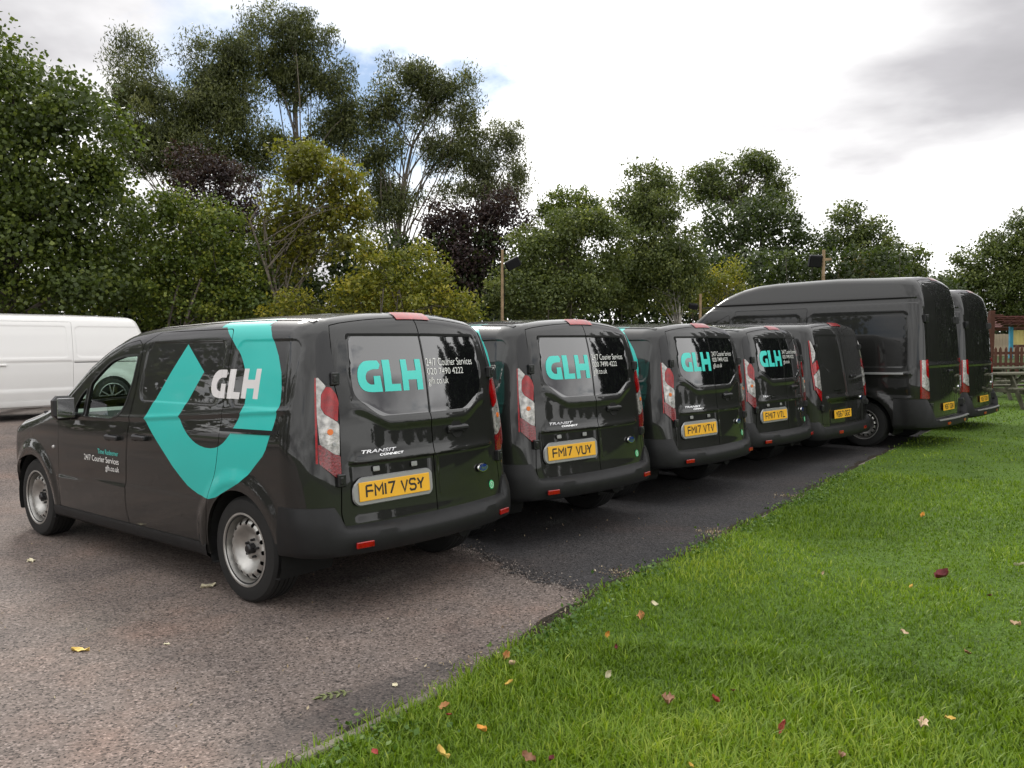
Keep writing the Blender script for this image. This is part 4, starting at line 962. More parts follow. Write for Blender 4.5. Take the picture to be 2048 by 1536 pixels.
place_van(transit,6.66,12.50,137.5,'long high-roof dark grey van with ribbed side, between the panel van and the last van','van','high roof vans at the end of the row')
place_van(transit2,8.52,14.86,137.5,'last high-roof dark grey van of the row, beside the picnic tables','van','high roof vans at the end of the row',z=-.05)
KV=dict(paint=M_whitepaint,yd=.70,zb=.27,zd=.52,zh=1.62,fd=(3.15,4.25),hd=.04,sill=1.14,sd=(1.72,3.11),zs=1.74,wr=1.0,wf=4.40,rw=.345,ra=.395,ws=(3.30,4.42,.82),track=.82,
  wheel=(.345,.255,.24,'alloy'),boxes=[(.35,1.63,1.10,1.66,.08),(1.78,3.05,1.10,1.66,.05)],hmat=M_whitepaint,hz=.98,rail=(1.00,1.014,.50,1.68),railmat=M_trim,tailgate=True,
  lamp=[('brake_lens',[(.73,1.32),(.79,1.32),(.80,1.06),(.73,1.05)],M_red),('reversing_lens',[(.73,1.045),(.80,1.055),(.80,.95),(.73,.95)],M_clear),('lower_lens',[(.73,.945),(.80,.945),(.80,.80),(.735,.80)],M_red)],
  rwin=[(.0,1.15),(.62,1.15),(.63,1.3),(.60,1.66),(.0,1.68)],rwmat=M_darkglass,hinges=(),py=.0,pz=.80,txt='',rh=(0,.95),rhm=M_whitepaint,bz=.50,bo=.06,refl=.5,bside=.10,bmat=M_whitepaint)
vw=build_large(VW,'white_panel_van',KV)
def ground_z(x,y):
    x=np.asarray(x,float); y=np.asarray(y,float)
    q=-.77*x+.64*y
    return .36*sm(9.2,15.2,q)*sm(6,-2,x)+.85*sm(19,36,y)*sm(8,15,x)+.05*sm(14,18,y)*sm(8,10,x)
place_van(vw,-7.62,17.14,230.5,'white panel van with black multi-spoke alloy wheels parked across the far left','van',z=.36)
# ------------------------------------------------------------------ ground
def ground_mat(name,base,kind):
    m=bpy.data.materials.new(name); m.use_nodes=True; n=m.node_tree; b=n.nodes['Principled BSDF']; L=n.links
    t=n.nodes.new('ShaderNodeTexCoord'); b.inputs['Roughness'].default_value=.88; b.inputs['Specular IOR Level'].default_value=.3
    def noise(s,d=4,r=.55):
        x=n.nodes.new('ShaderNodeTexNoise'); x.inputs['Scale'].default_value=s; x.inputs['Detail'].default_value=d; x.inputs['Roughness'].default_value=r; L.new(t.outputs['Object'],x.inputs['Vector']); return x.outputs['Fac']
    def ramp(src,pts):
        r=n.nodes.new('ShaderNodeValToRGB'); L.new(src,r.inputs[0]); e=r.color_ramp.elements
        while len(e)<len(pts): e.new(.5)
        for i,(p,c) in enumerate(pts): e[i].position=p; e[i].color=(*c,1)
        return r.outputs[0]
    def mix(f,a,c,mode='MIX'):
        x=n.nodes.new('ShaderNodeMix'); x.data_type='RGBA'; x.blend_type=mode
        for i,v in ((0,f),(6,a),(7,c)):
            if isinstance(v,(int,float)): x.inputs[i].default_value=v
            elif isinstance(v,tuple): x.inputs[i].default_value=(*v,1)
            else: L.new(v,x.inputs[i])
        return x.outputs[2]
    if kind=='asphalt':
        vo=n.nodes.new('ShaderNodeTexVoronoi'); vo.inputs['Scale'].default_value=105; L.new(t.outputs['Object'],vo.inputs['Vector'])
        sp=n.nodes.new('ShaderNodeSeparateColor'); L.new(vo.outputs['Color'],sp.inputs[0])
        chip=ramp(sp.outputs[0],[(0,tuple(c*.16 for c in base)),(.13,tuple(c*.45 for c in base)),(.26,tuple(c*.85 for c in base)),(.6,base),(.88,tuple(c*1.3 for c in base)),(1,(base[0]*1.9,base[1]*1.95,base[2]*2.0))])
        mott=ramp(noise(1.3,6,.62),[(.28,(.58,.57,.58)),(.44,(.90,.89,.88)),(.56,(1.02,.99,.96)),(.74,(1.22,1.14,1.08))])
        c=mix(1.0,chip,mott,'MULTIPLY')
        c=mix(1.0,c,ramp(noise(28,3),[(.28,(.62,.62,.62)),(.45,(1,1,1)),(.7,(1.05,1.05,1.05))]),'MULTIPLY')
        c=mix(1.0,c,ramp(noise(.8,5,.6),[(.35,(.93,.97,1.0)),(.55,(1,1,1)),(.7,(1.14,1.0,.94))]),'MULTIPLY')
        if base[0]>.1:
            # tyre-scuffed dark patch by the edging, with its own ragged outline
            sx_=n.nodes.new('ShaderNodeVectorMath'); sx_.operation='SUBTRACT'; sx_.inputs[1].default_value=(-.62,3.62,0); L.new(t.outputs['Object'],sx_.inputs[0])
            ro=n.nodes.new('ShaderNodeVectorRotate'); ro.rotation_type='Z_AXIS'; ro.inputs['Angle'].default_value=-R(50); L.new(sx_.outputs[0],ro.inputs['Vector'])
            sc=n.nodes.new('ShaderNodeVectorMath'); sc.operation='MULTIPLY'; sc.inputs[1].default_value=(1.35,4.2,0); L.new(ro.outputs[0],sc.inputs[0])
            ln=n.nodes.new('ShaderNodeVectorMath'); ln.operation='LENGTH'; L.new(sc.outputs[0],ln.inputs[0])
            ad=n.nodes.new('ShaderNodeMath'); ad.operation='ADD'; L.new(ln.outputs['Value'],ad.inputs[0]); mm=n.nodes.new('ShaderNodeMath'); mm.operation='MULTIPLY'; mm.inputs[1].default_value=1.5; L.new(noise(3.2,6,.65),mm.inputs[0]); L.new(mm.outputs[0],ad.inputs[1])
            f=ramp(ad.outputs[0],[(.0,(0,0,0)),(1,(1,1,1))]); mr=n.nodes.new('ShaderNodeMapRange'); mr.inputs[1].default_value=1.25; mr.inputs[2].default_value=1.75; mr.inputs[3].default_value=.55; mr.inputs[4].default_value=0; L.new(ad.outputs[0],mr.inputs[0])
            c=mix(mr.outputs[0],c,(.035,.033,.033))
            blot=ramp(noise(.55,5,.6),[(.58,(0,0,0)),(.72,(.55,.55,.55))]); c=mix(blot,c,mix(.5,c,(.05,.045,.042)))
        L.new(c,b.inputs['Base Color'])
        h=mix(.5,vo.outputs['Distance'],noise(60,4)); bp=n.nodes.new('ShaderNodeBump'); bp.inputs['Strength'].default_value=.75; bp.inputs['Distance'].default_value=.006; L.new(h,bp.inputs['Height']); L.new(bp.outputs[0],b.inputs['Normal'])
        b.inputs['Roughness'].default_value=.82
    else:
        c=ramp(noise(2.2,8,.7),[(.25,tuple(v*.6 for v in base)),(.5,base),(.75,(base[0]*1.35,base[1]*1.2,base[2]*1.0))])
        c=mix(1.0,c,ramp(noise(40,4),[(.3,(.55,.55,.5)),(.6,(1.1,1.1,1.1))]),'MULTIPLY')
        L.new(c,b.inputs['Base Color']); bp=n.nodes.new('ShaderNodeBump'); bp.inputs['Strength'].default_value=1; bp.inputs['Distance'].default_value=.03; L.new(noise(55,5),bp.inputs['Height']); L.new(bp.outputs[0],b.inputs['Normal'])
    return m
M_asphalt=ground_mat('red_brown_asphalt',(.168,.136,.121),'asphalt')
M_tarmac=ground_mat('dark_tarmac',(.046,.043,.044),'asphalt')
M_soil=ground_mat('rough_grass',(.045,.075,.016),'grass')
M_lawn=ground_mat('lawn_turf',(.080,.150,.014),'grass')
def sheet(name,outer,mat,dz,sp,ragged=0.0,seg=None):
    o=[np.array(p[:2],float) for p in outer]
    if ragged:
        L=resample(o,.07); a=np.arange(len(L)); 
        o=[p+rng.normal(0,ragged,2)*(abs(p[0])<12) for p in L]
    P,T,_=cdt(o,(),sp,seg=seg or sp)
    V=np.c_[P,ground_z(P[:,0],P[:,1])+dz]
    ob=link_mesh(name,mesh_of(name,V,T,mat,smooth=True)); ob['kind']='structure'; return ob
gx=np.concatenate([np.linspace(-700,-60,12),np.linspace(-50,60,56),np.linspace(70,700,12)]); gy=np.concatenate([np.linspace(-700,-50,12),np.linspace(-40,60,51),np.linspace(70,900,14)])
X,Y=np.meshgrid(gx,gy); V=np.stack([X,Y,ground_z(X,Y)-.03],-1).reshape(-1,3); nx=len(gx)
F=[(j*nx+i,j*nx+i+1,(j+1)*nx+i+1,(j+1)*nx+i) for j in range(len(gy)-1) for i in range(nx-1)]
o=link_mesh('ground',mesh_of('ground',V,F,M_soil,smooth=True)); o['kind']='structure'
EDGE=[(-4.0,-1.6),(-2.0,1.25),(-1.1,2.55),(-.759,3.018),(-.654,3.134),(-.529,3.32),(-.386,3.503),(-.072,3.938),(.16,4.38),(.451,4.932),(.797,5.457),(1.735,6.652),(3.041,8.514),(4.334,10.391),(5.75,12.366),(7.2,14.4),(8.8,16.6),(10.5,19.0)]
sheet('car_park',[(-45,-30)]+[(-18,-22)]+[(x+.15,y-.1) for x,y in EDGE]+[(9,24),(-45,24)],M_asphalt,.0,1.0)
sheet('tarmac_patch',[(.60,5.02),(.385,5.245),(.074,5.608),(-.1,5.9),(-.293,6.25),(-.683,6.77),(-1.6,7.9),(-3.2,9.9),(-4.5,11.5),(-1,16),(4,20),(9.8,19.5)]+[(x+.12,y-.08) for x,y in EDGE[:10:-1]]+[(.90,5.40)],M_tarmac,.004,.8,.035)
lawn=sheet('lawn',[(-2.4,-25)]+EDGE+[(16,26),(30,48),(70,48),(70,-25)],M_lawn,.028,1.2,.012)
M_dirt=ground_mat('edge_soil',(.040,.032,.022),'grass')
E_=np.array(EDGE[2:15]); Ld=resample([tuple(p) for p in E_]+[tuple(p) for p in E_[::-1]],.09)[:int(16.2/.09)]
n_=[i for i in range(len(Ld)) if True]; Lf=Ld[:np.argmax(Ld[:,1])+1]
tg=np.gradient(Lf,axis=0); tg/=np.linalg.norm(tg,axis=1)[:,None]; nm=np.stack([-tg[:,1],tg[:,0]],1)
wo_=.05+.07*np.abs(np.sin(np.arange(len(Lf))*.37)*np.sin(np.arange(len(Lf))*.113+1))+rng.uniform(0,.05,len(Lf))
strip=[tuple(p) for p in Lf+nm*wo_[:,None]]+[tuple(p) for p in (Lf-nm*.06)[::-1]]
sheet('soil_strip',strip,M_dirt,.0075,.12)
# concrete edging, mostly grown over
kerb=empty('kerb',(0,0,0)); kerb['kind']='structure'
M_conc=material('edging_concrete',(.17,.15,.12),.9,noise=(9,.5),bump=(60,.6,.004))
kb=slab(.90,.048,.10,.006); km=kb.mesh('edging_stone',M_conc)
L=np.array(EDGE[1:]); d=np.r_[0,np.cumsum(np.linalg.norm(np.diff(L,axis=0),axis=1))]; s=.3; k=0
while s<d[-1]-1:
    a=np.array([np.interp(s,d,L[:,0]),np.interp(s,d,L[:,1])]); b=np.array([np.interp(s+.9,d,L[:,0]),np.interp(s+.9,d,L[:,1])]); c=(a+b)/2
    o=link_mesh('edging_stone',km,kerb,(c[0]-.015,c[1]+.01,float(ground_z(*c))-.068-(.026 if c[1]>3.75 else (.022 if k%3==1 else 0))+.006*((k*7)%5-2)),(R((k*5)%3-1),0,math.atan2(b[1]-a[1],b[0]-a[0])+R(((k*3)%5-2)*.7))); s+=.912; k+=1
# ------------------------------------------------------------------ trees
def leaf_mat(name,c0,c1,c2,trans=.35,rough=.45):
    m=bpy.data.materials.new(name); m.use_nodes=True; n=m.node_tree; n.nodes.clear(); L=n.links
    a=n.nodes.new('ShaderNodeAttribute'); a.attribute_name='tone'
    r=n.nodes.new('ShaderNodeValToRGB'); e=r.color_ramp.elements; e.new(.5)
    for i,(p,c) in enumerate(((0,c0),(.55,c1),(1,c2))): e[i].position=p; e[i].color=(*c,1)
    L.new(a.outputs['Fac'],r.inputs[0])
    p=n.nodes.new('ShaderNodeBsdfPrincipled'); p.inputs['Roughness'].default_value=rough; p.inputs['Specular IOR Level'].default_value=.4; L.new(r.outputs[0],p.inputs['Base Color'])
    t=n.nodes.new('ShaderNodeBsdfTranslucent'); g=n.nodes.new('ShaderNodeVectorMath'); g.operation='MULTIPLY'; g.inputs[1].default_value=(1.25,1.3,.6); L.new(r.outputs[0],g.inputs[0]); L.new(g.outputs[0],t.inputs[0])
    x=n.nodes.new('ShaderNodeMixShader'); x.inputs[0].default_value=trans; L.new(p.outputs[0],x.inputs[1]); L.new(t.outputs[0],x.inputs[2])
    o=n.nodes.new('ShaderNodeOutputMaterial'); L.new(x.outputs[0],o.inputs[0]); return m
PAL={'maple': ((0.0435, 0.0647, 0.0129), (0.0818, 0.1147, 0.0207), (0.1761, 0.2121, 0.0411)), 'shrub': ((0.0637, 0.0965, 0.0166), (0.1274, 0.1709, 0.0279), (0.2899, 0.3075, 0.0474)), 'euc': ((0.0498, 0.0612, 0.0192), (0.0939, 0.1097, 0.0346), (0.1999, 0.2121, 0.0708)), 'euc2': ((0.0659, 0.0772, 0.0326), (0.1182, 0.1317, 0.0576), (0.2434, 0.2513, 0.1197)), 'purple': ((0.026, 0.015, 0.018), (0.05, 0.029, 0.03), (0.085, 0.055, 0.045)), 'yellow': ((0.1116, 0.1115, 0.0146), (0.1793, 0.1922, 0.0246), (0.3259, 0.2737, 0.0392)), 'elder': ((0.1116, 0.1351, 0.017), (0.2114, 0.2174, 0.0268), (0.419, 0.3588, 0.0414)), 'willow': ((0.0659, 0.0899, 0.026), (0.1182, 0.148, 0.0389), (0.2347, 0.2592, 0.0686)), 'oak': ((0.0571, 0.0799, 0.023), (0.1023, 0.1317, 0.036), (0.2034, 0.231, 0.0653)), 'dark': ((0.0277, 0.0431, 0.0129), (0.0531, 0.076, 0.0207), (0.1055, 0.1358, 0.0381)), 'brown': ((0.0821, 0.0745, 0.0215), (0.1378, 0.1151, 0.0323), (0.2312, 0.1869, 0.0518)), 'conifer': ((0.01, 0.018, 0.01), (0.018, 0.03, 0.016), (0.03, 0.046, 0.024))}
LEAF={k:leaf_mat('leaves_'+k,*v) for k,v in PAL.items()}
def leaf_mesh(name,C,size,mat,aspect=.55,droop=0.0,outward=None,tone=None,fold=.12):
    """one folded leaf (two triangles) per centre"""
    n=len(C); d=rng.normal(size=(n,3)); d[:,2]-=droop*2.2; d/=np.linalg.norm(d,axis=1)[:,None]
    up=rng.normal(size=(n,3))*.75
    if outward is not None: up+=outward
    up[:,2]+=.5
    side=np.cross(d,up); side/=np.maximum(np.linalg.norm(side,axis=1),1e-6)[:,None]; nn=np.cross(side,d)
    s=(size*rng.uniform(.6,1.35,n))[:,None]
    a=C-d*s*.5; b=C+d*s*.5; l=C+side*s*aspect*.5-nn*s*fold; r=C-side*s*aspect*.5-nn*s*fold
    V=np.stack([a,l,b,r],1).reshape(-1,3).astype(np.float32)
    me=bpy.data.meshes.new(name); me.vertices.add(4*n); me.vertices.foreach_set('co',V.ravel())
    me.loops.add(6*n); idx=np.arange(n)[:,None]*4+np.array([0,1,2,0,2,3]); me.loops.foreach_set('vertex_index',idx.ravel().astype(np.int32))
    me.polygons.add(2*n); me.polygons.foreach_set('loop_start',(np.arange(2*n)*3).astype(np.int32))
    me.update(calc_edges=True); me.materials.append(mat)
    at=me.attributes.new('tone','FLOAT','FACE'); t=(tone if tone is not None else rng.random(n)); at.data.foreach_set('value',np.repeat(np.clip(t,0,1),2).astype(np.float32))
    return me
def clumps(blobs,size,layers,clump,aspect=.6,sq=.8,loose=.35):
    """leaf centres: overlapping clumps scattered through the blobs plus a loose fill, with gaps between"""
    C=[];O=[];T=[];K=[]
    for (x,y,z,rx,rz) in blobs:
        area=math.pi*rx*rz; nl=int(layers*area/(size*size*aspect*.55)); nc=max(8,int(area/(clump*clump*.50)))
        u=rng.normal(size=(nc,3)); u/=np.linalg.norm(u,axis=1)[:,None]; rad=rng.uniform(.15,1.0,nc)**.55
        cc=np.array([x,y,z])+u*rad[:,None]*np.array([rx,rx*sq,rz]); cs=clump*rng.uniform(.55,1.3,nc); ct=rng.normal(0,.20,nc)
        K.append(cc)
        k=rng.integers(0,nc,nl); g=rng.normal(size=(nl,3)); g/=np.linalg.norm(g,axis=1)[:,None]; g*=rng.random((nl,1))**.45*.95
        g[:,2]*=.75
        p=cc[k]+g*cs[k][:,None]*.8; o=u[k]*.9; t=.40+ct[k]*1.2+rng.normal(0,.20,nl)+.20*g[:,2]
        m=rng.random(nl)<loose; v=rng.normal(size=(nl,3)); v/=np.linalg.norm(v,axis=1)[:,None]; v*=rng.random((nl,1))**.4*.96
        p[m]=(np.array([x,y,z])+v*np.array([rx,rx*sq,rz]))[m]; o[m]=v[m]
        C.append(p); O.append(o); T.append(t)
    return np.concatenate(C),np.concatenate(O),np.concatenate(T),np.concatenate(K)
M_barkpale=material('pale_bark',(.13,.11,.085),.9,noise=(6,.35),bump=(18,.6,.02))
M_birch=material('birch_bark',(.36,.34,.30),.8,noise=(7,.5),bump=(14,.4,.01))
def branch(mb,a,b,r0,r1,sag=.0,n=5,seg=6):
    a,b=Vector(a),Vector(b); L=(b-a).length; off=Vector(rng.normal(0,L*.06,3)); pts=[];rd=[]
    for i in range(n+1):
        t=i/n; p=a.lerp(b,t)+off*math.sin(math.pi*t)+Vector((0,0,sag*L*math.sin(math.pi*t))); pts.append(p); rd.append(r0+(r1-r0)*t)
    mb.tube(pts,rd,seg,cap=False); return pts
def tree(name,label,pal,base,blobs,size,layers,clump,bark,r,aspect=.55,droop=0.0,group=None,fork=.45,cat='tree',stems=1,tonefix=None,nbr=46,fill=False):
    bx,by=base; bz=float(ground_z(bx,by))-.1
    root=empty(name,(bx,by,bz)); tag(root,label,cat,group)
    if fill: # join the main boughs with smaller ones so that the crown is one irregular mass
        Bq=np.array(blobs); extra=[]
        for i in range(len(Bq)):
            dq=np.hypot((Bq[:,0]-Bq[i,0]),(Bq[:,2]-Bq[i,2])); 
            for j in np.argsort(dq)[1:3]:
                t=rng.uniform(.35,.65); m_=Bq[i]*(1-t)+Bq[j]*t; extra.append((m_[0]+rng.normal(0,.2),m_[1]+rng.normal(0,.25),m_[2]+rng.normal(0,.2),m_[3]*rng.uniform(.45,.75),m_[4]*rng.uniform(.45,.8)))
            if rng.random()<.6: a_=rng.uniform(0,math.pi*2); extra.append((Bq[i,0]+math.cos(a_)*Bq[i,3]*.85,Bq[i,1],Bq[i,2]+math.sin(a_)*Bq[i,4]*.85,Bq[i,3]*.38,Bq[i,4]*.42))
        blobs=list(blobs)+extra
    C,O,T,K=clumps(blobs,size,layers,clump,aspect)
    if tonefix is not None: T=tonefix(C,T)
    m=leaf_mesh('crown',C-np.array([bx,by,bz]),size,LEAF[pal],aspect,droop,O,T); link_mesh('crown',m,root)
    mb=MB(); B=np.array(blobs); top=B[:,2].max(); low=(B[:,2]-B[:,4]).min(); cen=np.average(B[:,:3],axis=0,weights=B[:,3]*B[:,4])
    for st in range(stems):
        o=rng.normal(0,.25,2)*(stems>1); h=low+(top-low)*fork
        tip=(cen[0]-bx+o[0]*2.5,cen[1]-by+o[1]*2,h-bz)
        tr=branch(mb,(o[0],o[1],0),tip,r/(stems**.5),r*.45/(stems**.5),0,7,8)
        tips=tr[3:]
        sel=rng.choice(len(B),min(len(B),max(3,len(B)//stems+1)),replace=False)
        for q in sel:
            x,y,z,rx,rz=B[q]; s=tips[rng.integers(0,len(tips))]
            if z-bz<s.z+.2: s=tr[min(3,len(tr)-1)]
            lim=branch(mb,s,(x-bx,y-by,z-bz),r*.32/(stems**.5),r*.08,.05,5,6)
            near=K[np.argsort(np.linalg.norm(K-B[q,:3],axis=1))[:max(3,nbr//len(B))]]
            for kk in near: branch(mb,lim[rng.integers(2,6)],(kk[0]-bx,kk[1]-by,kk[2]-bz),r*.07,r*.02,.03,3,4)
    mb.build('trunk',bark,root,True)
    return root
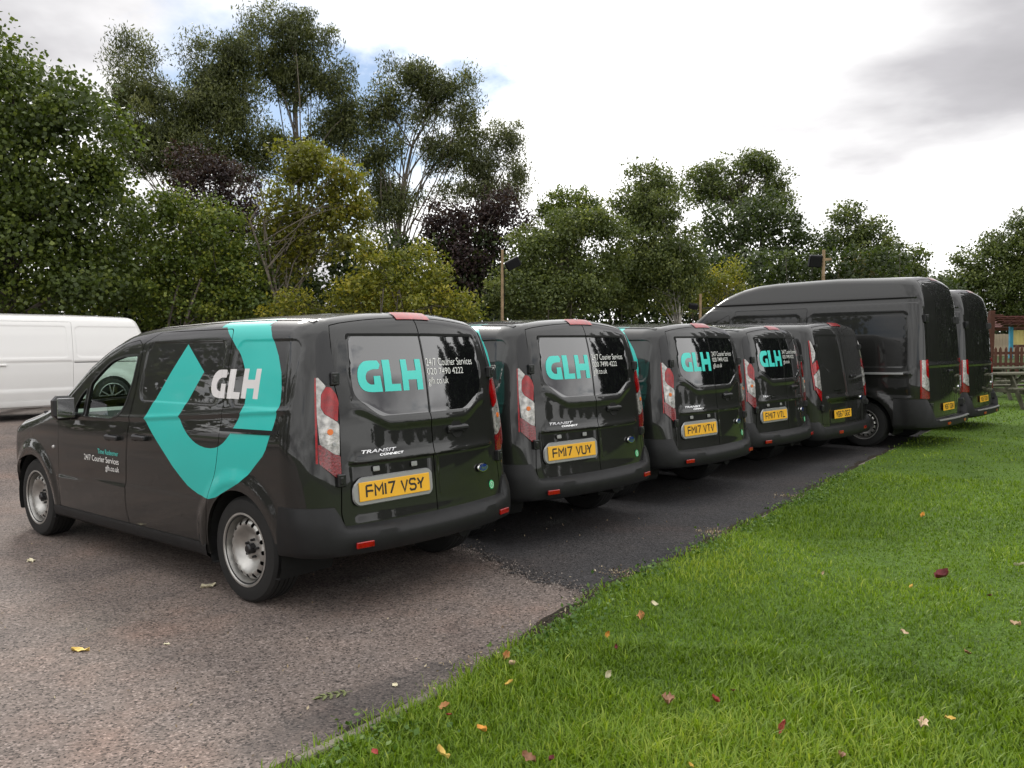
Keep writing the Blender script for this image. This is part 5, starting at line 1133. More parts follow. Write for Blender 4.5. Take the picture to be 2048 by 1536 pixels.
TREES=[
('maple_tree', 'big dark-leaved maple filling the far left edge behind the white van', 'maple', (-10.32, 18), [(-10.2, 18.0, 5.86, 2.04, 2.04), (-11.46, 18.0, 6.4, 1.94, 2.37), (-9.29, 18.0, 4.48, 1.4, 1.51), (-10.49, 18.0, 3.75, 2.15, 1.61), (-11.76, 18.0, 3.97, 1.72, 2.15), (-9.12, 18.0, 3.09, 1.29, 1.08), (-10.57, 18.0, 7.44, 0.75, 0.54), (-9.64, 18.0, 6.75, 0.86, 0.75), (-8.67, 18.0, 5.42, 0.59, 0.7)], 0.115),
('field_maple', 'bushy green shrub tree behind the rear of the white van', 'shrub', (-8.04, 19.5), [(-8.36, 19.5, 3.67, 1.28, 1.28), (-7.19, 19.5, 3.89, 1.22, 1.22), (-6.4, 19.5, 3.19, 1.05, 1.11), (-7.86, 19.5, 4.76, 0.76, 0.64), (-6.83, 19.5, 4.57, 0.76, 0.52), (-8.8, 19.5, 4.48, 0.64, 0.76), (-7.81, 19.5, 2.62, 1.75, 0.7), (-6.07, 19.5, 2.49, 0.93, 0.58)], 0.1),
('eucalyptus_tree', 'leftmost tall grey-green eucalyptus, with several rounded tops', 'euc', (-10.75, 29), [(-12.89, 29.0, 11.25, 1.07, 1.07), (-13.14, 29.0, 9.82, 0.95, 0.95), (-11.78, 29.0, 9.47, 1.47, 1.39), (-12.32, 29.0, 8.46, 1.3, 0.78), (-10.19, 29.0, 11.3, 0.95, 1.13), (-10.39, 29.0, 9.96, 1.47, 1.3), (-9.15, 29.0, 11.71, 0.87, 0.87), (-9.37, 29.0, 9.78, 1.3, 1.3), (-10.77, 29.0, 8.61, 1.82, 0.78), (-11.39, 29.0, 8.02, 0.95, 0.61), (-13.37, 29.0, 8.72, 0.61, 0.61)], 0.16),
('eucalyptus_tree', 'tallest eucalyptus, its crown reaching the top of the picture', 'euc', (-8.34, 30), [(-8.04, 30.0, 12.83, 1.34, 1.08), (-7.0, 30.0, 12.21, 0.99, 0.99), (-8.6, 30.0, 11.36, 1.08, 0.9), (-7.16, 30.0, 11.0, 1.26, 0.9), (-5.79, 30.0, 10.98, 0.57, 0.81), (-5.95, 30.0, 9.85, 0.75, 0.75), (-6.44, 30.0, 9.42, 0.99, 0.68), (-8.83, 30.0, 9.32, 0.81, 0.57), (-5.56, 30.0, 8.88, 0.54, 0.57), (-9.57, 30.0, 8.14, 1.08, 0.9), (-7.61, 30.0, 8.29, 0.9, 0.63)], 0.16),
('eucalyptus_tree', 'airy eucalyptus with a forked bare trunk beside the tallest one', 'euc', (-3.52, 31), [(-3.97, 31.0, 11.27, 1.15, 0.74), (-2.73, 31.0, 11.21, 0.89, 0.74), (-1.69, 31.0, 10.89, 0.67, 0.74), (-4.81, 31.0, 10.11, 0.83, 0.74), (-3.11, 31.0, 10.0, 0.96, 0.89), (-1.58, 31.0, 9.71, 0.52, 0.78), (-4.56, 31.0, 9.02, 0.89, 0.74), (-2.46, 31.0, 8.64, 0.89, 0.78), (-5.21, 31.0, 8.3, 0.74, 0.78), (-4.04, 31.0, 7.02, 0.93, 0.56), (-4.78, 31.0, 6.66, 0.74, 0.74)], 0.16),
('eucalyptus_tree', 'thin pale eucalyptus at the right end of the tall group', 'euc2', (-1.28, 32), [(-0.31, 32.0, 9.63, 0.77, 0.57), (-1.21, 32.0, 8.57, 0.77, 0.57), (0.21, 32.0, 8.65, 0.5, 0.8), (-0.66, 32.0, 7.63, 0.92, 0.69), (-1.99, 32.0, 7.45, 0.92, 0.61), (0.42, 32.0, 7.43, 0.38, 0.61), (-1.49, 32.0, 9.23, 0.48, 0.48)], 0.16),
('purple_plum', 'purple-leaved tree under the leftmost eucalyptus', 'purple', (-8.33, 24), [(-8.79, 24.0, 6.76, 1.08, 0.65), (-7.95, 24.0, 6.26, 0.93, 0.79), (-9.24, 24.0, 5.85, 0.79, 0.5), (-8.12, 24.0, 5.41, 0.79, 0.5), (-7.34, 24.0, 5.26, 0.5, 0.57), (-8.42, 24.0, 4.71, 0.86, 0.57)], 0.12),
('yellow_maple', 'yellowing maple with orange tips in front of the eucalyptus trees', 'yellow', (-4.38, 20), [(-5.07, 20.0, 6.04, 0.57, 0.6), (-4.49, 20.0, 5.86, 0.66, 0.54), (-3.88, 20.0, 5.32, 0.62, 0.5), (-4.74, 20.0, 4.86, 0.9, 0.6), (-3.74, 20.0, 4.73, 0.54, 0.5), (-5.46, 20.0, 4.63, 0.54, 0.66), (-4.52, 20.0, 4.03, 0.84, 0.48), (-5.25, 20.0, 3.69, 0.6, 0.6)], 0.11),
('purple_plum', 'dark purple tree behind the wooden lamp post', 'purple', (-1.45, 25), [(-0.9, 25.0, 5.34, 1.2, 0.63), (-1.79, 25.0, 4.91, 0.97, 0.67), (-0.3, 25.0, 5.71, 0.82, 0.52), (-1.36, 25.0, 4.17, 1.27, 0.82), (-2.08, 25.0, 5.5, 0.67, 0.52), (0.32, 25.0, 5.33, 0.52, 0.39), (-1.81, 25.0, 3.29, 1.2, 0.75)], 0.12),
('elder_bush', 'yellow-green elder bush above the roofs of the two nearest vans', 'elder', (-2.56, 18.5), [(-2.88, 18.5, 3.07, 0.88, 0.72), (-2.0, 18.5, 3.28, 0.83, 0.64), (-3.55, 18.5, 2.75, 0.66, 0.5), (-1.57, 18.5, 2.61, 0.77, 0.55), (-2.45, 18.5, 2.51, 1.22, 0.44), (-3.09, 18.5, 3.73, 0.42, 0.42), (-1.02, 18.5, 2.39, 0.55, 0.33), (-4.87, 18.5, 2.54, 0.66, 0.44)], 0.11),
('hazel_bush', 'tall hazel thicket just right of the lamp post with the tilted floodlight', 'willow', (1.12, 21.5), [(0.23, 21.5, 3.28, 0.9, 0.84), (1.13, 21.5, 3.52, 0.96, 0.71), (2.02, 21.5, 3.26, 0.9, 0.84), (1.39, 21.5, 4.41, 0.71, 0.58), (0.44, 21.5, 4.29, 0.54, 0.46), (2.54, 21.5, 4.27, 0.71, 0.71), (1.12, 21.5, 2.63, 1.67, 0.51), (1.78, 21.5, 4.78, 0.58, 0.45)], 0.1),
('ash_tree', 'small rounded green tree top between the eucalyptus and the birch', 'shrub', (1.8, 31), [(1.56, 31.0, 6.81, 0.78, 0.56), (2.61, 31.0, 6.98, 0.56, 0.44), (1.83, 31.0, 6.04, 1.11, 0.74), (3.12, 31.0, 6.39, 0.56, 0.56)], 0.13),
('birch_tree', 'silver birch with a thin white trunk', 'willow', (3.97, 23), [(3.82, 23.0, 5.26, 1.17, 0.85), (3.68, 23.0, 4.18, 1.31, 1.03), (4.22, 23.0, 3.35, 1.17, 0.96), (3.12, 23.0, 3.37, 0.82, 0.96), (4.09, 23.0, 5.93, 0.69, 0.55), (3.2, 23.0, 5.54, 0.62, 0.62), (4.9, 23.0, 3.89, 0.55, 1.03), (3.44, 23.0, 6.3, 0.3, 0.27)], 0.085),
('oak_tree', 'airy flat-topped oak rising highest behind the birch', 'oak', (11.46, 42), [(11.45, 42.0, 10.31, 2.01, 0.7), (13.19, 42.0, 9.75, 1.0, 0.6), (9.83, 42.0, 10.08, 0.95, 0.55), (12.44, 42.0, 10.62, 1.13, 0.55), (9.09, 42.0, 9.42, 1.05, 0.65), (13.74, 42.0, 8.63, 0.6, 0.85), (10.46, 42.0, 9.16, 1.51, 0.55), (11.95, 42.0, 8.78, 2.01, 0.75)], 0.17),
('sycamore_tree', 'dense dark green tree below the flat-topped oak', 'dark', (9.88, 34), [(9.27, 34.0, 6.4, 1.73, 1.12), (10.48, 34.0, 6.79, 1.12, 0.91), (11.29, 34.0, 5.78, 1.12, 1.12), (8.46, 34.0, 5.81, 1.22, 1.22), (9.68, 34.0, 4.59, 2.24, 1.22), (11.7, 34.0, 4.16, 1.42, 1.02), (12.5, 34.0, 5.36, 0.73, 0.91), (8.06, 34.0, 4.2, 1.02, 1.02)], 0.15),
('hawthorn_bush', 'yellow-green bush behind the front of the high-roof van', 'elder', (6.3, 25), [(6.37, 25.0, 3.49, 0.75, 0.6), (5.78, 25.0, 3.05, 0.6, 0.54), (7.0, 25.0, 3.01, 0.54, 0.39), (5.03, 25.0, 2.91, 0.6, 0.45)], 0.09),
('poplar_tree', 'two-peaked tree behind the roof of the high-roof van', 'oak', (15.4, 36), [(14.41, 36.0, 7.1, 0.82, 0.73), (14.31, 36.0, 5.79, 1.18, 1.08), (15.8, 36.0, 6.24, 0.86, 0.73), (16.03, 36.0, 4.71, 1.72, 1.18), (17.35, 36.0, 5.12, 0.6, 0.77), (14.96, 36.0, 4.29, 1.51, 0.86), (17.15, 36.0, 4.16, 0.97, 0.86)], 0.14),
('hornbeam_bush', 'brownish bush beside the lamp post with the square floodlight', 'brown', (12.12, 30), [(12.11, 30.0, 4.01, 0.86, 0.65), (11.4, 30.0, 3.58, 0.72, 0.5), (12.92, 30.0, 3.61, 0.65, 0.47)], 0.11),
('lime_tree', 'broad dark tree at the right edge above the play area', 'oak', (27.03, 45), [(25.12, 45.0, 5.97, 1.48, 0.91), (26.71, 45.0, 6.81, 1.48, 1.18), (28.43, 45.0, 7.8, 1.88, 1.34), (24.33, 45.0, 4.92, 1.29, 0.97), (26.21, 45.0, 4.36, 2.42, 1.21), (28.88, 45.0, 4.87, 2.42, 2.15), (23.66, 45.0, 4.26, 0.7, 0.54)], 0.15),
]
HEDGES=[
('bramble_hedge', 'dark bramble hedge at the foot of the maple', 'dark', [(-14.18, 22.0, 2.95, 1.18, 0.92), (-12.93, 22.0, 2.94, 1.18, 0.92), (-11.69, 22.0, 2.93, 1.18, 0.92), (-10.44, 22.0, 2.91, 1.18, 0.92), (-9.2, 22.0, 2.9, 1.18, 0.92), (-7.95, 22.0, 2.88, 1.18, 0.92), (-6.71, 22.0, 2.87, 1.18, 0.92), (-10.08, 22.0, 3.95, 0.92, 0.72), (-8.91, 22.0, 3.94, 0.92, 0.72), (-7.73, 22.0, 3.92, 0.92, 0.72), (-6.55, 22.0, 3.91, 0.92, 0.72)], 0.12),
('bramble_hedge', 'dark bramble hedge at the foot of the eucalyptus trees', 'dark', [(-6.87, 25.0, 3.42, 1.05, 1.05), (-5.68, 25.0, 3.4, 1.05, 1.05), (-4.49, 25.0, 3.39, 1.05, 1.05), (-3.3, 25.0, 3.38, 1.05, 1.05), (-2.11, 25.0, 3.36, 1.05, 1.05), (-0.92, 25.0, 3.35, 1.05, 1.05), (0.27, 25.0, 3.34, 1.05, 1.05), (-6.25, 25.0, 4.52, 0.9, 0.67), (-4.84, 25.0, 4.5, 0.9, 0.67), (-3.43, 25.0, 4.49, 0.9, 0.67), (-2.02, 25.0, 4.47, 0.9, 0.67), (-0.61, 25.0, 4.46, 0.9, 0.67), (0.8, 25.0, 4.44, 0.9, 0.67)], 0.12),
('bramble_hedge', 'dark hedge at the foot of the birch and oak', 'dark', [(1.69, 29.0, 3.27, 1.21, 0.87), (3.16, 29.0, 3.25, 1.21, 0.87), (4.63, 29.0, 3.23, 1.21, 0.87), (6.1, 29.0, 3.22, 1.21, 0.87), (7.56, 29.0, 3.2, 1.21, 0.87), (9.03, 29.0, 3.19, 1.21, 0.87), (10.5, 29.0, 3.17, 1.21, 0.87), (11.97, 29.0, 3.15, 1.21, 0.87), (13.44, 29.0, 3.14, 1.21, 0.87), (14.91, 29.0, 3.12, 1.21, 0.87), (2.05, 29.0, 4.38, 1.04, 0.69), (3.6, 29.0, 4.36, 1.04, 0.69), (5.15, 29.0, 4.35, 1.04, 0.69), (6.7, 29.0, 4.33, 1.04, 0.69), (8.25, 29.0, 4.31, 1.04, 0.69), (9.81, 29.0, 4.29, 1.04, 0.69), (11.36, 29.0, 4.28, 1.04, 0.69), (12.91, 29.0, 4.26, 1.04, 0.69)], 0.13),
('laurel_hedge', 'dark hedge closing off the play area', 'dark', [(23.52, 46.0, 3.23, 1.65, 1.32), (25.03, 46.0, 3.22, 1.65, 1.32), (26.53, 46.0, 3.2, 1.65, 1.32), (28.04, 46.0, 3.18, 1.65, 1.32), (29.55, 46.0, 3.17, 1.65, 1.32), (31.06, 46.0, 3.15, 1.65, 1.32)], 0.16),
]
SPEC={'maple_tree':dict(layers=3.6,clump=.8,r=.22,aspect=.95,droop=.25),'field_maple':dict(layers=3.0,clump=.5,r=.10,aspect=.8,stems=4),'eucalyptus_tree':dict(fill=True,layers=2.5,clump=.7,r=.11,aspect=.30,droop=.55,bark=M_barkpale,fork=.55,nbr=70),
 'purple_plum':dict(fill=True,layers=1.8,clump=.5,r=.11,aspect=.62,stems=2),'yellow_maple':dict(fill=True,layers=2.4,clump=.45,r=.08,aspect=.85,stems=3,bark=M_barkpale),'elder_bush':dict(layers=2.7,clump=.42,r=.06,aspect=.5,stems=5),'hazel_bush':dict(fill=True,layers=2.7,clump=.5,r=.06,aspect=.6,stems=6,bark=M_barkpale),
 'ash_tree':dict(fill=True,layers=2.7,clump=.5,r=.12,aspect=.5),'birch_tree':dict(fill=True,layers=2.8,clump=.45,r=.04,aspect=.7,droop=.5,bark=M_birch,fork=.92),'oak_tree':dict(fill=True,layers=2.5,clump=.62,r=.2,aspect=.6),'sycamore_tree':dict(layers=3.0,clump=.7,r=.24,aspect=.9),
 'hawthorn_bush':dict(layers=2.7,clump=.4,r=.05,aspect=.6,stems=4),'poplar_tree':dict(fill=True,layers=2.8,clump=.6,r=.2,aspect=.8),'hornbeam_bush':dict(layers=2.8,clump=.5,r=.08,aspect=.6,stems=3),'lime_tree':dict(fill=True,layers=2.9,clump=.7,r=.28,aspect=.8)}
def orange_tips(C,T): # the maple turns first on its right and upper side
    return T+.22*sm(-4.6,-3.6,C[:,0])*sm(3.8,5.2,C[:,2])-.06
for n,l,p,b,B,ls in TREES:
    k=dict(SPEC[n]); bark=k.pop('bark',M_bark); bush='bush' in n
    if n=='birch_tree':
        bx,by=b
    tree(n,l,p,b,B,ls*.82,bark=bark,cat='bush' if bush else 'tree',group='trees and shrubs along the far edge',tonefix=orange_tips if n=='yellow_maple' else None,**k)
for n,l,p,B,ls in HEDGES:
    x,y=B[len(B)//2][:2]; bz=float(ground_z(x,y)); root=empty(n,(x,y,bz)); tag(root,l,'hedge','hedges at the foot of the trees')
    BB=[(a,b,c-dz,rx,rz) for a,b,c,rx,rz in B for dz in ((0,1.1,2.2) if c<3.4 else (0,1.2,2.2))]
    C,O,T,K=clumps(BB,ls*1.25,2.7,.55,.6); C[:,2]=np.maximum(C[:,2],ground_z(C[:,0],C[:,1])+.03)
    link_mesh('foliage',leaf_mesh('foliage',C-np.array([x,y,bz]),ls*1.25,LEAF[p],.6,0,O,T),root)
    mb=MB()
    for a,b,c,rx,rz in B:
        for _ in range(3):
            q=rng.normal(0,rx*.5,2); g=float(ground_z(a,b)); branch(mb,(a+q[0]*.3-x,b-y,g-bz-.1),(a+q[0]-x,b+q[1]-y,c-bz+rz*.4),.03,.008,0,4,5)
    mb.build('stems',M_bark,root)
# the tree belt goes on beyond the left edge of the picture; it is mirrored in the flank of the nearest van
for i,(x,y,h,rw) in enumerate(((-17.5,15.5,8.0,3.0),(-20.5,10.5,9.0,3.3),(-22,5,8.2,3.2),(-22.5,-.5,9.5,3.4),(-22,-6.5,8.5,3.4))):
    B=[(x+a*rw*.45,y+b*rw*.45,h*t,rw*s_,h*.20) for t,s_,a,b in ((.22,1.0,0,0),(.36,.95,1,-.4),(.4,.95,-.6,.8),(.6,.85,.2,.5),(.64,.7,-.4,-.6),(.84,.5,0,0))]
    tree('maple_tree','dark maple past the left edge, '+('first','second','third','fourth','fifth')[i]+' from the white van','maple',(x,y),B,.24,2.2,.9,M_bark,.2,.95,.2,'maples out of frame on the left')
# dark belt to the right of the lawn, out of frame: it is what the rear doors mirror
for i,(az,d,h,rw) in enumerate(((39,35,11.5,3.2),(45,34,13.0,3.2),(51,33,14.0,3.2),(56,33,13.2,3.0),(61,33,14.2,2.6),(65,33,12.0,1.6),(70,44,5.2,2.6),(74.5,45,4.4,2.6),(79,46,5.6,2.6),(83,47,4.6,2.4),(87.5,48,5.8,2.6),(92.5,48,4.8,2.6),(98,47,6.2,2.6))):
    x,y=d*math.sin(R(az)),d*math.cos(R(az)); g=float(ground_z(x,y))
    B=[(x,y,g+h*t,rw*min(1,1.9*(1.06-t)),h*.10) for t in np.linspace(.06,.96,9)]
    tree('conifer_tree',('tall dark conifer' if h>9 else 'low dark conifer')+' right of the lawn, '+('first','second','third','fourth','fifth','sixth','seventh','eighth','ninth','tenth','eleventh','twelfth','thirteenth')[i]+' of the row','conifer',(x,y),B,.5,8.0,.8,M_bark,.16,.5,.1,'conifers out of frame on the right',fork=.9,nbr=12)
# ------------------------------------------------------------------ lamp posts, play area, picnic tables
M_wood=material('weathered_post',(.30,.21,.12),.85,noise=(5,.3),bump=(30,.5,.006))
M_greywood=material('grey_timber',(.095,.092,.062),.88,noise=(6,.35),bump=(40,.5,.005))
M_redwood=material('red_brown_timber',(.105,.040,.025),.8,noise=(6,.3),bump=(40,.4,.004))
M_lampblk=material('floodlight_black',(.008,.008,.009),.6,spec=.2)
M_lampglass=material('floodlight_glass',(.012,.012,.013),.6,spec=.2)
M_roofred=material('red_shingle',(.12,.042,.035),.85,noise=(5,.25))
M_bluepost=material('blue_paint',(.04,.27,.42),.55,noise=(5,.12))
M_yellowp=material('yellow_board',(.72,.58,.22),.6,noise=(4,.08))
M_tanwall=material('tan_fence_board',(.36,.29,.21),.85,noise=(2,.2))
def lamp_post(x,y,top,label,tilt,box,side,bar=False,r=.055):
    g=float(ground_z(x,y)); root=empty('lamp_post',(x,y,g-.05)); tag(root,label,'lamp post','wooden lamp posts')
    h=top-g+.05; m=MB(); m.tube([(0,0,0),(.01,0,h*.5),(.035,0,h)],[r*1.15,r,r*.85],10); m.build('pole',M_wood,root,True)
    f=empty('floodlight',(.03+side*(box[0]/2+.07),-.03,h-.32),0,root); f.rotation_euler=(R(18),R(tilt),0)
    m=MB(); m.box((0,0,0),box,bev=.02)
    for i in range(5): m.box((-box[0]*.4+i*box[0]*.2,box[1]*.5+.015,0),(.012,.04,box[2]*.8))
    m.build('lamp_housing',M_lampblk,f); m=MB(); m.box((0,-box[1]/2-.003,-.01),(box[0]*.85,.008,box[2]*.8),bev=.003); m.build('lamp_glass',M_lampglass,f)
    m=MB(); m.tube([(.03,0,h-.45),(.03+side*.1,-.03,h-.42),(.03+side*.12,-.03,h-.36)],.012,6); m.tube([(.03+r,.0,h-.4),(.05+r,0,h-.9),(.02+r,0,h-1.3)],.008,5); m.build('bracket',M_lampblk,root)
    if bar: m=MB(); m.box((.04,0,h-.28),(.42,.06,.07),Matrix.Rotation(R(-4),3,'Y')); m.build('cross_bar',M_wood,root)
    return root
lamp_post(-.22,19.0,3.76,'wooden lamp post with a tilted black floodlight behind the second van',-28,(.34,.10,.22),1,False,.036)
lamp_post(8.90,24.0,4.24,'wooden lamp post with a square black floodlight and cross bar behind the high-roof van',3,(.36,.16,.34),-1,True,.05)
lamp_post(4.93,22.0,2.90,'short lamp post at the front of the high-roof van',8,(.24,.10,.14),-1,False,.04)
# picnic tables
def picnic_table(x,y,rz,label):
    root=empty('picnic_table',(x,y,float(ground_z(x,y))+.03),R(rz)); tag(root,label,'table','picnic tables on the grass')
    L=1.9; pl=slab(L,.14,.045,.006).mesh('plank',M_greywood)
    for i in range(5): link_mesh('table_plank',pl,root,(rng.uniform(-.01,.01),-.31+i*.155,.74),(0,0,rng.uniform(-.004,.004)))
    for sy in (-1,1):
        for k in (0,1): link_mesh('seat_plank',pl,root,(rng.uniform(-.01,.01),sy*(.66+k*.15),.43),(0,0,0))
    for sx_ in (-.62,.62):
        for sy in (-1,1):
            m=MB(); m.box((0,0,0),(.045,.10,.90),bev=.004); a=math.atan2(.40,.74); m.build('leg',M_greywood,root,loc=(sx_,sy*.46,.365),rot=(sy*a,0,0))
        m=MB(); m.box((sx_+.05,0,.385),(.045,1.62,.095),bev=.004); m.build('seat_bearer',M_greywood,root)
        m=MB(); m.box((sx_+.05,0,.70),(.045,.74,.08),bev=.004); m.build('top_bearer',M_greywood,root)
    for sx_ in (-1,1): m=MB(); m.box((0,0,0),(.62,.045,.07)); m.build('brace',M_greywood,root,loc=(sx_*.33,0,.52),rot=(0,sx_*R(38),0))
    return root
picnic_table(11.65,18.9,8,'nearest weathered picnic table, beside the last high-roof van')
picnic_table(13.05,21.6,4,'second weathered picnic table, between the nearest one and the picket fence')
picnic_table(14.2,19.6,20,'weathered picnic table farthest to the right, at the frame edge')
# picket fence
def picket_fence(x0,x1,y0,y1,label):
    root=empty('picket_fence',((x0+x1)/2,(y0+y1)/2,float(ground_z((x0+x1)/2,(y0+y1)/2)))); tag(root,label,'fence'); o=root.location
    n=int(math.hypot(x1-x0,y1-y0)/.19); a=math.atan2(y1-y0,x1-x0)
    pm=MB(); V=[(-.045,-.01,0),(.045,-.01,0),(.045,-.01,.78),(0,-.01,.85),(-.045,-.01,.78)]; V+= [(p[0],.01,p[2]) for p in V]
    pm.add(V,[(0,1,2,3,4),(9,8,7,6,5)]+[(i,i+5,(i+1)%5+5,(i+1)%5) for i in range(5)]); me=pm.mesh('picket',M_redwood)
    for i in range(n+1):
        t=i/n; x,y=x0+(x1-x0)*t,y0+(y1-y0)*t; link_mesh('picket',me,root,(x-o.x,y-o.y-.03,float(ground_z(x,y))-o.z+.03+rng.uniform(-.015,.015)),(0,rng.uniform(-.02,.02),a))
    for z in (.25,.62):
        m=MB(); m.box((0,0,0),(math.hypot(x1-x0,y1-y0),.04,.09)); m.build('rail',M_redwood,root,loc=(0,.0,z+.02),rot=(0,0,a))
    for t in np.linspace(0,1,5):
        x,y=x0+(x1-x0)*t,y0+(y1-y0)*t; m=MB(); m.box((0,0,.45),(.1,.1,.95),bev=.008); m.build('post',M_redwood,root,loc=(x-o.x,y-o.y+.075,float(ground_z(x,y))-o.z),rot=(0,0,a))
picket_fence(15.3,22.5,28,29,'low red-brown picket fence behind the picnic tables')
# tall post with an arm
g=float(ground_z(17.17,30)); root=empty('timber_post',(17.17,30,g)); tag(root,'tall red-brown timber post with a short arm, by the picket fence','post')
m=MB(); m.box((0,0,1.0),(.17,.17,2.05),Matrix.Rotation(R(1.2),3,'Y'),bev=.01); m.build('post',M_redwood,root); m=MB(); m.box((.22,0,1.86),(.40,.08,.07),bev=.006); m.build('arm',M_redwood,root)
# play house
gz=float(ground_z(21.5,35)); root=empty('play_house',(21.55,35.3,gz)); tag(root,'wooden play house with a red shingle roof, blue post and yellow boards','play house')
for (x,y,mt,n) in ((-.95,-.75,M_bluepost,'post'),(.85,-.75,M_redwood,'post'),(-.95,.75,M_redwood,'post'),(.85,.75,M_redwood,'post')):
    m=MB(); m.box((x,y,.68),(.13,.13,1.36),bev=.008); m.build(n,mt,root)
for i in range(11): m=MB(); m.box((-.80+i*.150,-.72,.86),(.146,.03,.60),bev=.005); m.build('board',M_yellowp,root)
for c_,d_ in (((-.05,-.72,1.24),(1.75,.08,.14)),((-.05,.72,1.24),(1.75,.08,.14)),((-.05,-.72,.5),(1.75,.06,.10))):
    m=MB(); m.box(c_,d_); m.build('beam',M_redwood,root)
for sy in (-1,1):
    for r_ in range(5):
        for c in range(8):
            m=None
            t=(r_+.5)/5; 
            o=slab(.31,.27,.02,.003).mesh('shingle',M_roofred) if (sy,r_,c)==(-1,0,0) else bpy.data.meshes['shingle']
            link_mesh('shingle',o,root,(-1.25+c*.34+(.08 if r_%2 else 0),sy*(1.05-t*1.05),1.30+t*.42+.012*(r_%2)),(-sy*R(-22)+R(0),0,rng.uniform(-.01,.01)))
m=MB(); m.box((-.05,0,1.74),(2.8,.12,.06)); m.build('ridge',M_roofred,root)
# board fence behind
root=empty('board_fence',(24,40,float(ground_z(24,40)))); tag(root,'pale tan board fence behind the play house','fence'); bm_=slab(.145,1.05,.025,.004).mesh('board',M_tanwall)
for i in range(46): link_mesh('board',bm_,root,(-2.6+i*.15,0,.52+.008*(i%3)),(R(90),0,0))
m=MB(); m.box((.8,.05,.25),(7,.05,.09)); m.box((.8,.05,.85),(7,.05,.09)); m.build('rail',M_tanwall,root)
# ------------------------------------------------------------------ grass
M_grass=leaf_mat('grass_blades',(.066,.122,.008),(.175,.275,.020),(.36,.42,.060),.35,.5)
def edge_right(x,y): # signed distance from the lawn edge, positive on the lawn
    E=np.array(EDGE); best=np.full(len(x),1e9); sg=np.ones(len(x))
    for a,b in zip(E[:-1],E[1:]):
        d=b-a; L=d@d; t=np.clip(((x-a[0])*d[0]+(y-a[1])*d[1])/L,0,1); ex,ey=x-(a[0]+t*d[0]),y-(a[1]+t*d[1]); D=np.hypot(ex,ey); s=np.where(d[0]*ey-d[1]*ex<0,1,-1)
        k=D<best; best=np.where(k,D,best); sg=np.where(k,s,sg)
    return best*sg
def vnoise(x,y,sc,seed):
    r=np.random.default_rng(seed); G=r.random((64,64)); u,v=x*sc,y*sc; i,j=np.floor(u).astype(int),np.floor(v).astype(int); f,g=u-i,v-j; f=f*f*(3-2*f); g=g*g*(3-2*g)
    a=G[i%64,j%64]*(1-f)+G[(i+1)%64,j%64]*f; b=G[i%64,(j+1)%64]*(1-f)+G[(i+1)%64,(j+1)%64]*f; return a*(1-g)+b*g
def grass(n,r0,r1,h,wd,power):
    u=rng.random(n); r=r0*(r1/r0)**(u**power); th=rng.uniform(R(-26),R(60),n)
    x,y=r*np.sin(th),r*np.cos(th); e=edge_right(x,y); k=(e>rng.normal(.02,.045,n)-.09*(vnoise(x,y,2.1,12)-.35))
    under=(e<.9)&False
    x,y,r,e=x[k],y[k],r[k],e[k]; n=len(x)
    hz=vnoise(x,y,1.6,1); h2=vnoise(x,y,6,2); lush=vnoise(x,y,.7,3)
    H=h*(.45+.75*hz+.5*h2*h2)*rng.uniform(.55,1.3,n)*(1+.04*r); H*=np.where(rng.random(n)<.05,1.5,1)
    W=wd*rng.uniform(.6,1.4,n)*(1+.17*r); a=rng.uniform(0,2*math.pi,n); la=a+rng.normal(0,.6,n); lean=H*rng.uniform(.15,1.0,n)
    B=np.stack([x,y,ground_z(x,y)+.024],1); sd=np.stack([-np.sin(a),np.cos(a),0*a],1)*W[:,None]*.5; ld=np.stack([np.cos(la),np.sin(la),0*la],1)
    M_=B+ld*(lean*.35)[:,None]; M_[:,2]+=H*.62; Tp=B+ld*lean[:,None]; Tp[:,2]+=H*rng.uniform(.78,1,n)
    V=np.stack([B-sd,B+sd,M_+sd*.8,M_-sd*.8,Tp],1)
    tone=.30+.55*(lush-.5)+.35*(hz-.5)+rng.normal(0,.16,n)+.15*(h2-.4)+np.where(rng.random(n)<.03,.35,0)
    return V,tone
parts=[grass(175000,1.7,4.2,.044,.0040,1.0),grass(170000,3.8,10.5,.026,.0038,1.0),grass(105000,6.5,24,.019,.0042,.9)]
V=np.concatenate([p[0] for p in parts]); T=np.concatenate([p[1] for p in parts]); n=len(V)
me=bpy.data.meshes.new('grass'); me.vertices.add(5*n); me.vertices.foreach_set('co',V.reshape(-1).astype(np.float32))
me.loops.add(7*n); me.loops.foreach_set('vertex_index',(np.arange(n)[:,None]*5+np.array([0,1,2,3,3,2,4])).ravel().astype(np.int32))
me.polygons.add(2*n); st=np.arange(n)[:,None]*7+np.array([0,4]); me.polygons.foreach_set('loop_start',st.ravel().astype(np.int32))
me.update(calc_edges=True); me.materials.append(M_grass); me.attributes.new('tone','FLOAT','FACE').data.foreach_set('value',np.repeat(np.clip(T,0,1),2).astype(np.float32))
o=link_mesh('grass',me); tag(o,'short green mown grass covering the lawn beside the vans','grass',kind='stuff')
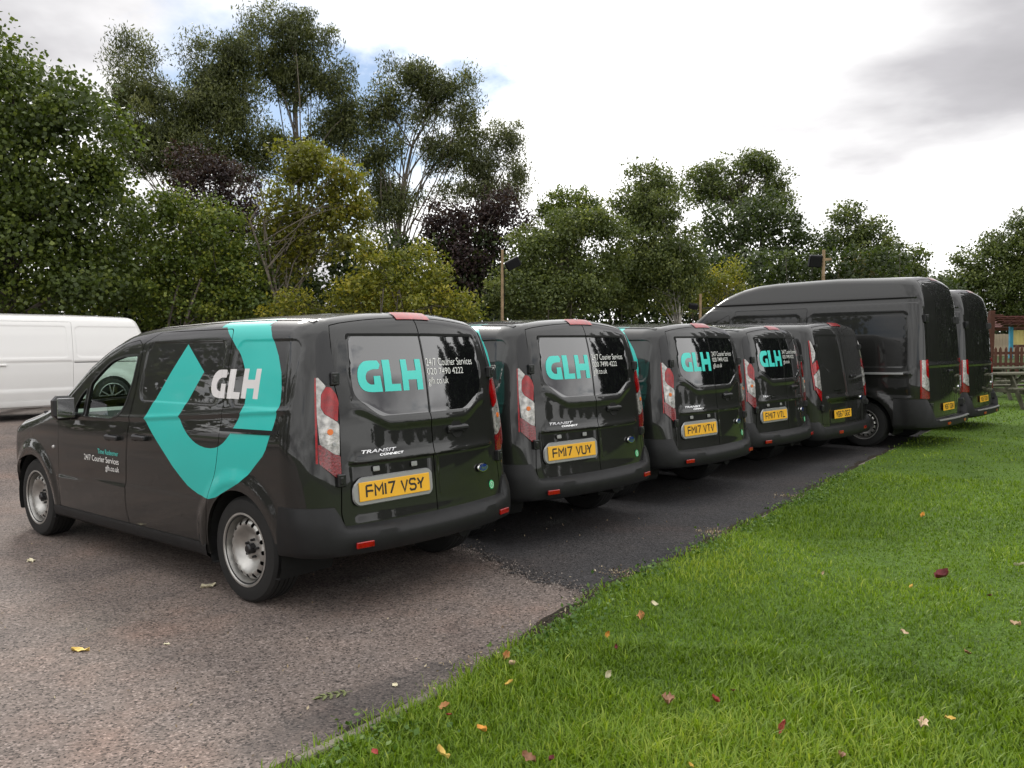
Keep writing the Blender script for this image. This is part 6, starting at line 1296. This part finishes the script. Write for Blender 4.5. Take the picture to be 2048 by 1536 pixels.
# clover and plantain along the edging
n=3000; E=np.array(EDGE[2:14]); dd=np.r_[0,np.cumsum(np.linalg.norm(np.diff(E,axis=0),axis=1))]; s=rng.random(n)**1.6*dd[-1]
wo_=rng.normal(.05,.10,n); x=np.interp(s,dd,E[:,0])+wo_*.83; y=np.interp(s,dd,E[:,1])-wo_*.55
kk=vnoise(x,y,2.3,9)>.38; x,y=x[kk],y[kk]; n=len(x)
C=np.stack([x,y,np.where(edge_right(x,y)>0,.04,.014)+rng.uniform(0,.03,n)],1); M_weed=leaf_mat('weed_leaves',(.035,.085,.010),(.075,.150,.020),(.15,.23,.045),.25,.5)
o=link_mesh('ground_cover',leaf_mesh('ground_cover',C,.027,M_weed,.75,0,np.tile([0,0,2.5],(n,1)),None,.05)); tag(o,'clover and small weeds along the lawn edge','weeds',kind='stuff')
# crumbs of dead leaf and dry grass swept against the lawn edge and over the tarmac
n=1500; s=rng.random(n)*dd[-1]; off=np.abs(rng.normal(0,.10,n))
x=np.interp(s,dd,E[:,0])-off*.83+.01; y=np.interp(s,dd,E[:,1])+off*.55; kk=vnoise(x,y,1.1,21)>.47; x,y=x[kk],y[kk]
for cx,cy,q in ((.78,5.60,120),(1.70,6.82,160),(2.85,8.45,120),(-.15,4.0,60)): x=np.r_[x,cx+rng.normal(0,.09,q)-.05]; y=np.r_[y,cy+rng.normal(0,.07,q)]
n2=420; x=np.r_[x,rng.uniform(-4.5,2,n2)]; y=np.r_[y,rng.uniform(2.6,9,n2)]; kk=edge_right(x,y)<.03; x,y=x[kk],y[kk]; n=len(x)
C=np.stack([x,y,.010+rng.uniform(0,.006,n)],1); M_crumb=leaf_mat('leaf_crumbs',(.10,.065,.035),(.26,.19,.11),(.50,.43,.30),.1,.7)
sz=np.where(np.arange(n)<n-n2,1,.7)
o=link_mesh('leaf_litter',leaf_mesh('leaf_litter',C,.020,M_crumb,.45,0,np.tile([0,0,6.0],(n,1)),None,.05)); tag(o,'crumbs of dead leaf and dry grass along the lawn edge','leaf litter',kind='stuff')
# loose grit where the newer tarmac meets the old surface
Bd=np.array([(.56,5.05),(.385,5.245),(.074,5.608),(-.1,5.9),(-.293,6.25),(-.683,6.77),(-1.6,7.9)]); bd=np.r_[0,np.cumsum(np.linalg.norm(np.diff(Bd,axis=0),axis=1))]; n=2600; s=rng.random(n)*bd[-1]
off=rng.normal(0,.07,n); x=np.interp(s,bd,Bd[:,0])+off*.8+rng.normal(0,.02,n); y=np.interp(s,bd,Bd[:,1])+off*.6
C=np.stack([x,y,.008+rng.uniform(0,.004,n)],1); M_grit=leaf_mat('grit',(.03,.028,.028),(.11,.09,.08),(.30,.26,.23),.0,.9)
o=link_mesh('loose_grit',leaf_mesh('loose_grit',C,.013,M_grit,.85,0,np.tile([0,0,3.0],(n,1)),None,.2)); tag(o,'loose grit along the join of dark and reddish tarmac','grit',kind='stuff')
LEAVES=[(2.677, 5.175, 0.085, 0.105, 'r2', 'dark red leaf on the far right of the lawn'), (2.383, 4.965, 0.085, 0.04, 'y', 'yellow leaf on the lawn just left of the dark red one'), (2.75, 4.783, 0.085, 0.037, 'r2', 'tiny dark red leaf near the right edge of the lawn'), (3.321, 5.435, 0.085, 0.071, 'w', 'pale leaf at the right edge of the lawn'), (3.466, 7.04, 0.085, 0.059, 'o', 'orange-yellow leaf lying farthest up the lawn'), (1.979, 5.311, 0.085, 0.026, 't', 'small tan leaf standing in the grass near the dark tarmac'), (0.789, 4.68, 0.085, 0.043, 'w', 'small whitish leaf on the grass near the lawn edge'), (0.628, 3.38, 0.085, 0.082, 'br', 'curled tan-brown leaf left of two small red leaves'), (0.823, 3.396, 0.085, 0.04, 'r', 'red leaf beside the curled tan-brown leaf'), (0.921, 3.486, 0.085, 0.026, 'r2', 'small dark red leaf just above the red leaf'), (1.021, 3.16, 0.085, 0.056, 'p', 'upright pinkish red leaf near the bottom of the lawn'), (1.561, 3.155, 0.085, 0.067, 't', 'large pale tan curled leaf at lower right'), (1.69, 3.2, 0.085, 0.047, 'y', 'slim pale yellow leaf right of the large tan leaf'), (2.135, 3.895, 0.085, 0.053, 'br', 'crumpled brown leaf on the right of the lawn'), (1.153, 2.911, 0.085, 0.045, 'br', 'narrow red-brown leaf near the bottom edge'), (0.609, 2.851, 0.085, 0.029, 'y', 'yellow leaf cut by the bottom edge of the picture'), (1.972, 4.182, 0.085, 0.04, 't', 'faint tan leaf in the middle of the right lawn'), (2.597, 4.274, 0.085, 0.05, 't', 'tan leaf at the right edge, below the pale one'), (-0.047, 3.892, 0.085, 0.056, 'o2', 'brown-orange leaf on the edging, largest of three together'), (-0.018, 3.805, 0.085, 0.045, 't', 'pale pink-tan leaf touching the brown-orange one'), (-0.144, 3.868, 0.012, 0.045, 'w', 'pale curled leaf on the tarmac against the edging'), (-0.026, 3.587, 0.085, 0.041, 'y', 'bright yellow leaf on grass right of the bare edging stone'), (0.686, 4.454, 0.085, 0.068, 'o2', 'orange-brown leaf near the upper corner of the lawn'), (0.474, 4.208, 0.085, 0.039, 'o', 'narrow yellow-orange leaf standing in the upper lawn'), (0.495, 4.011, 0.085, 0.03, 'r2', 'dark red leaf below the narrow yellow-orange one'), (0.421, 3.69, 0.085, 0.04, 'w', 'thin pale leaf standing in the grass'), (-0.291, 3.366, 0.085, 0.053, 'o2', 'orange leaf on the lawn edge above a red one'), (-0.267, 3.285, 0.085, 0.03, 'r', 'red leaf just under the orange leaf at the lawn edge'), (-0.131, 3.146, 0.085, 0.046, 'o', 'orange-brown leaf alone in the lower left lawn'), (-0.268, 2.959, 0.085, 0.061, 'y', 'long yellow leaf at the bottom of the lawn'), (0.046, 2.92, 0.085, 0.057, 'br', 'curled brown leaf at the bottom centre of the lawn'), (0.125, 2.912, 0.085, 0.031, 'r2', 'dark red leaf beside the curled brown one'), (-0.512, 2.98, 0.085, 0.034, 'r', 'thin red leaf behind the edging stone at bottom left'), (-0.813, 3.656, 0.012, 0.14, 'pin', 'green compound leaf lying on the tarmac'), (-0.55, 3.762, 0.012, 0.039, 'w', 'small whitish leaf right of the green compound leaf'), (-2.243, 4.256, 0.012, 0.099, 'y', 'yellow-tan leaf on the tarmac at lower left'), (-3.574, 6.129, 0.012, 0.095, 'w', 'flat pale leaf on the tarmac below the front wheel'), (-1.998, 5.406, 0.012, 0.104, 'w', 'flat pale leaf left of the rear wheel'), (-1.83, 4.336, 0.012, 0.039, 'w', 'small pale leaf in the middle of the tarmac')]
# ------------------------------------------------------------------ fallen leaves
LC={'r':(.32,.035,.03),'r2':(.13,.015,.018),'p':(.55,.12,.10),'y':(.68,.48,.12),'o':(.62,.30,.05),'o2':(.42,.20,.07),'t':(.55,.40,.26),'br':(.26,.13,.07),'w':(.66,.60,.42),'pin':(.17,.19,.075)}
LM={k:material('fallen_leaf_'+k,c,.6,noise=(40,.25)) for k,c in LC.items()}
for i,(x,y,z,s,c,l) in enumerate(LEAVES):
    r=np.random.default_rng(100+i); g=float(ground_z(x,y)); V=[];F=[]
    curl=r.uniform(.6,1.5) if z>.05 else r.uniform(.2,.5); asp=.38 if c in('y','p') else .62
    def blade(ox,oy,s,asp,rot):
        b=len(V); nu=7
        for iu in range(nu):
            u=iu/(nu-1); wv=asp*.5*math.sin(math.pi*min(1,u*.93+.05))**.75*(1+.22*math.sin(u*19+i)+.10*math.sin(u*41+2*i))
            for v in (-1,-.5,0,.5,1):
                px,py=(u-.5)*s,v*wv*s; pz=curl*s*(.30*(v*v)*.8+.35*(u-.5)**2)+.06*s*math.sin(7*u+3*v+i)+.04*s*math.sin(13*u-5*v+2*i)
                V.append((ox+px*math.cos(rot)-py*math.sin(rot),oy+px*math.sin(rot)+py*math.cos(rot),pz))
        for iu in range(nu-1):
            for k in range(4): a=b+iu*5+k; F.append((a,a+5,a+6,a+1))
    if c=='pin':
        for k in range(4):
            for sg in (-1,1): blade(-.05+k*.03,sg*.020,.044,.34,sg*1.0+.15*math.sin(k*3+sg))
        blade(.068,0,.045,.34,.2); V0=len(V); V+=[(-.09,-.002,.004),(.07,-.002,.004),(.07,.002,.004),(-.09,.002,.004)]; F.append((V0,V0+1,V0+2,V0+3))
    else: blade(0,0,s,asp,0)
    o=link_mesh('fallen_leaf',mesh_of('fallen_leaf',V,F,LM[c],smooth=True)); o.location=(x,y,g+z-.01); o.rotation_euler=(r.uniform(-.5,.5)*(z>.05),r.uniform(-.5,.5)*(z>.05),r.uniform(0,6.28))
    if 'upright' in l or 'standing' in l: o.rotation_euler=(R(60),R(-60),r.uniform(0,1))
    tag(o,l,'leaf','fallen autumn leaves')
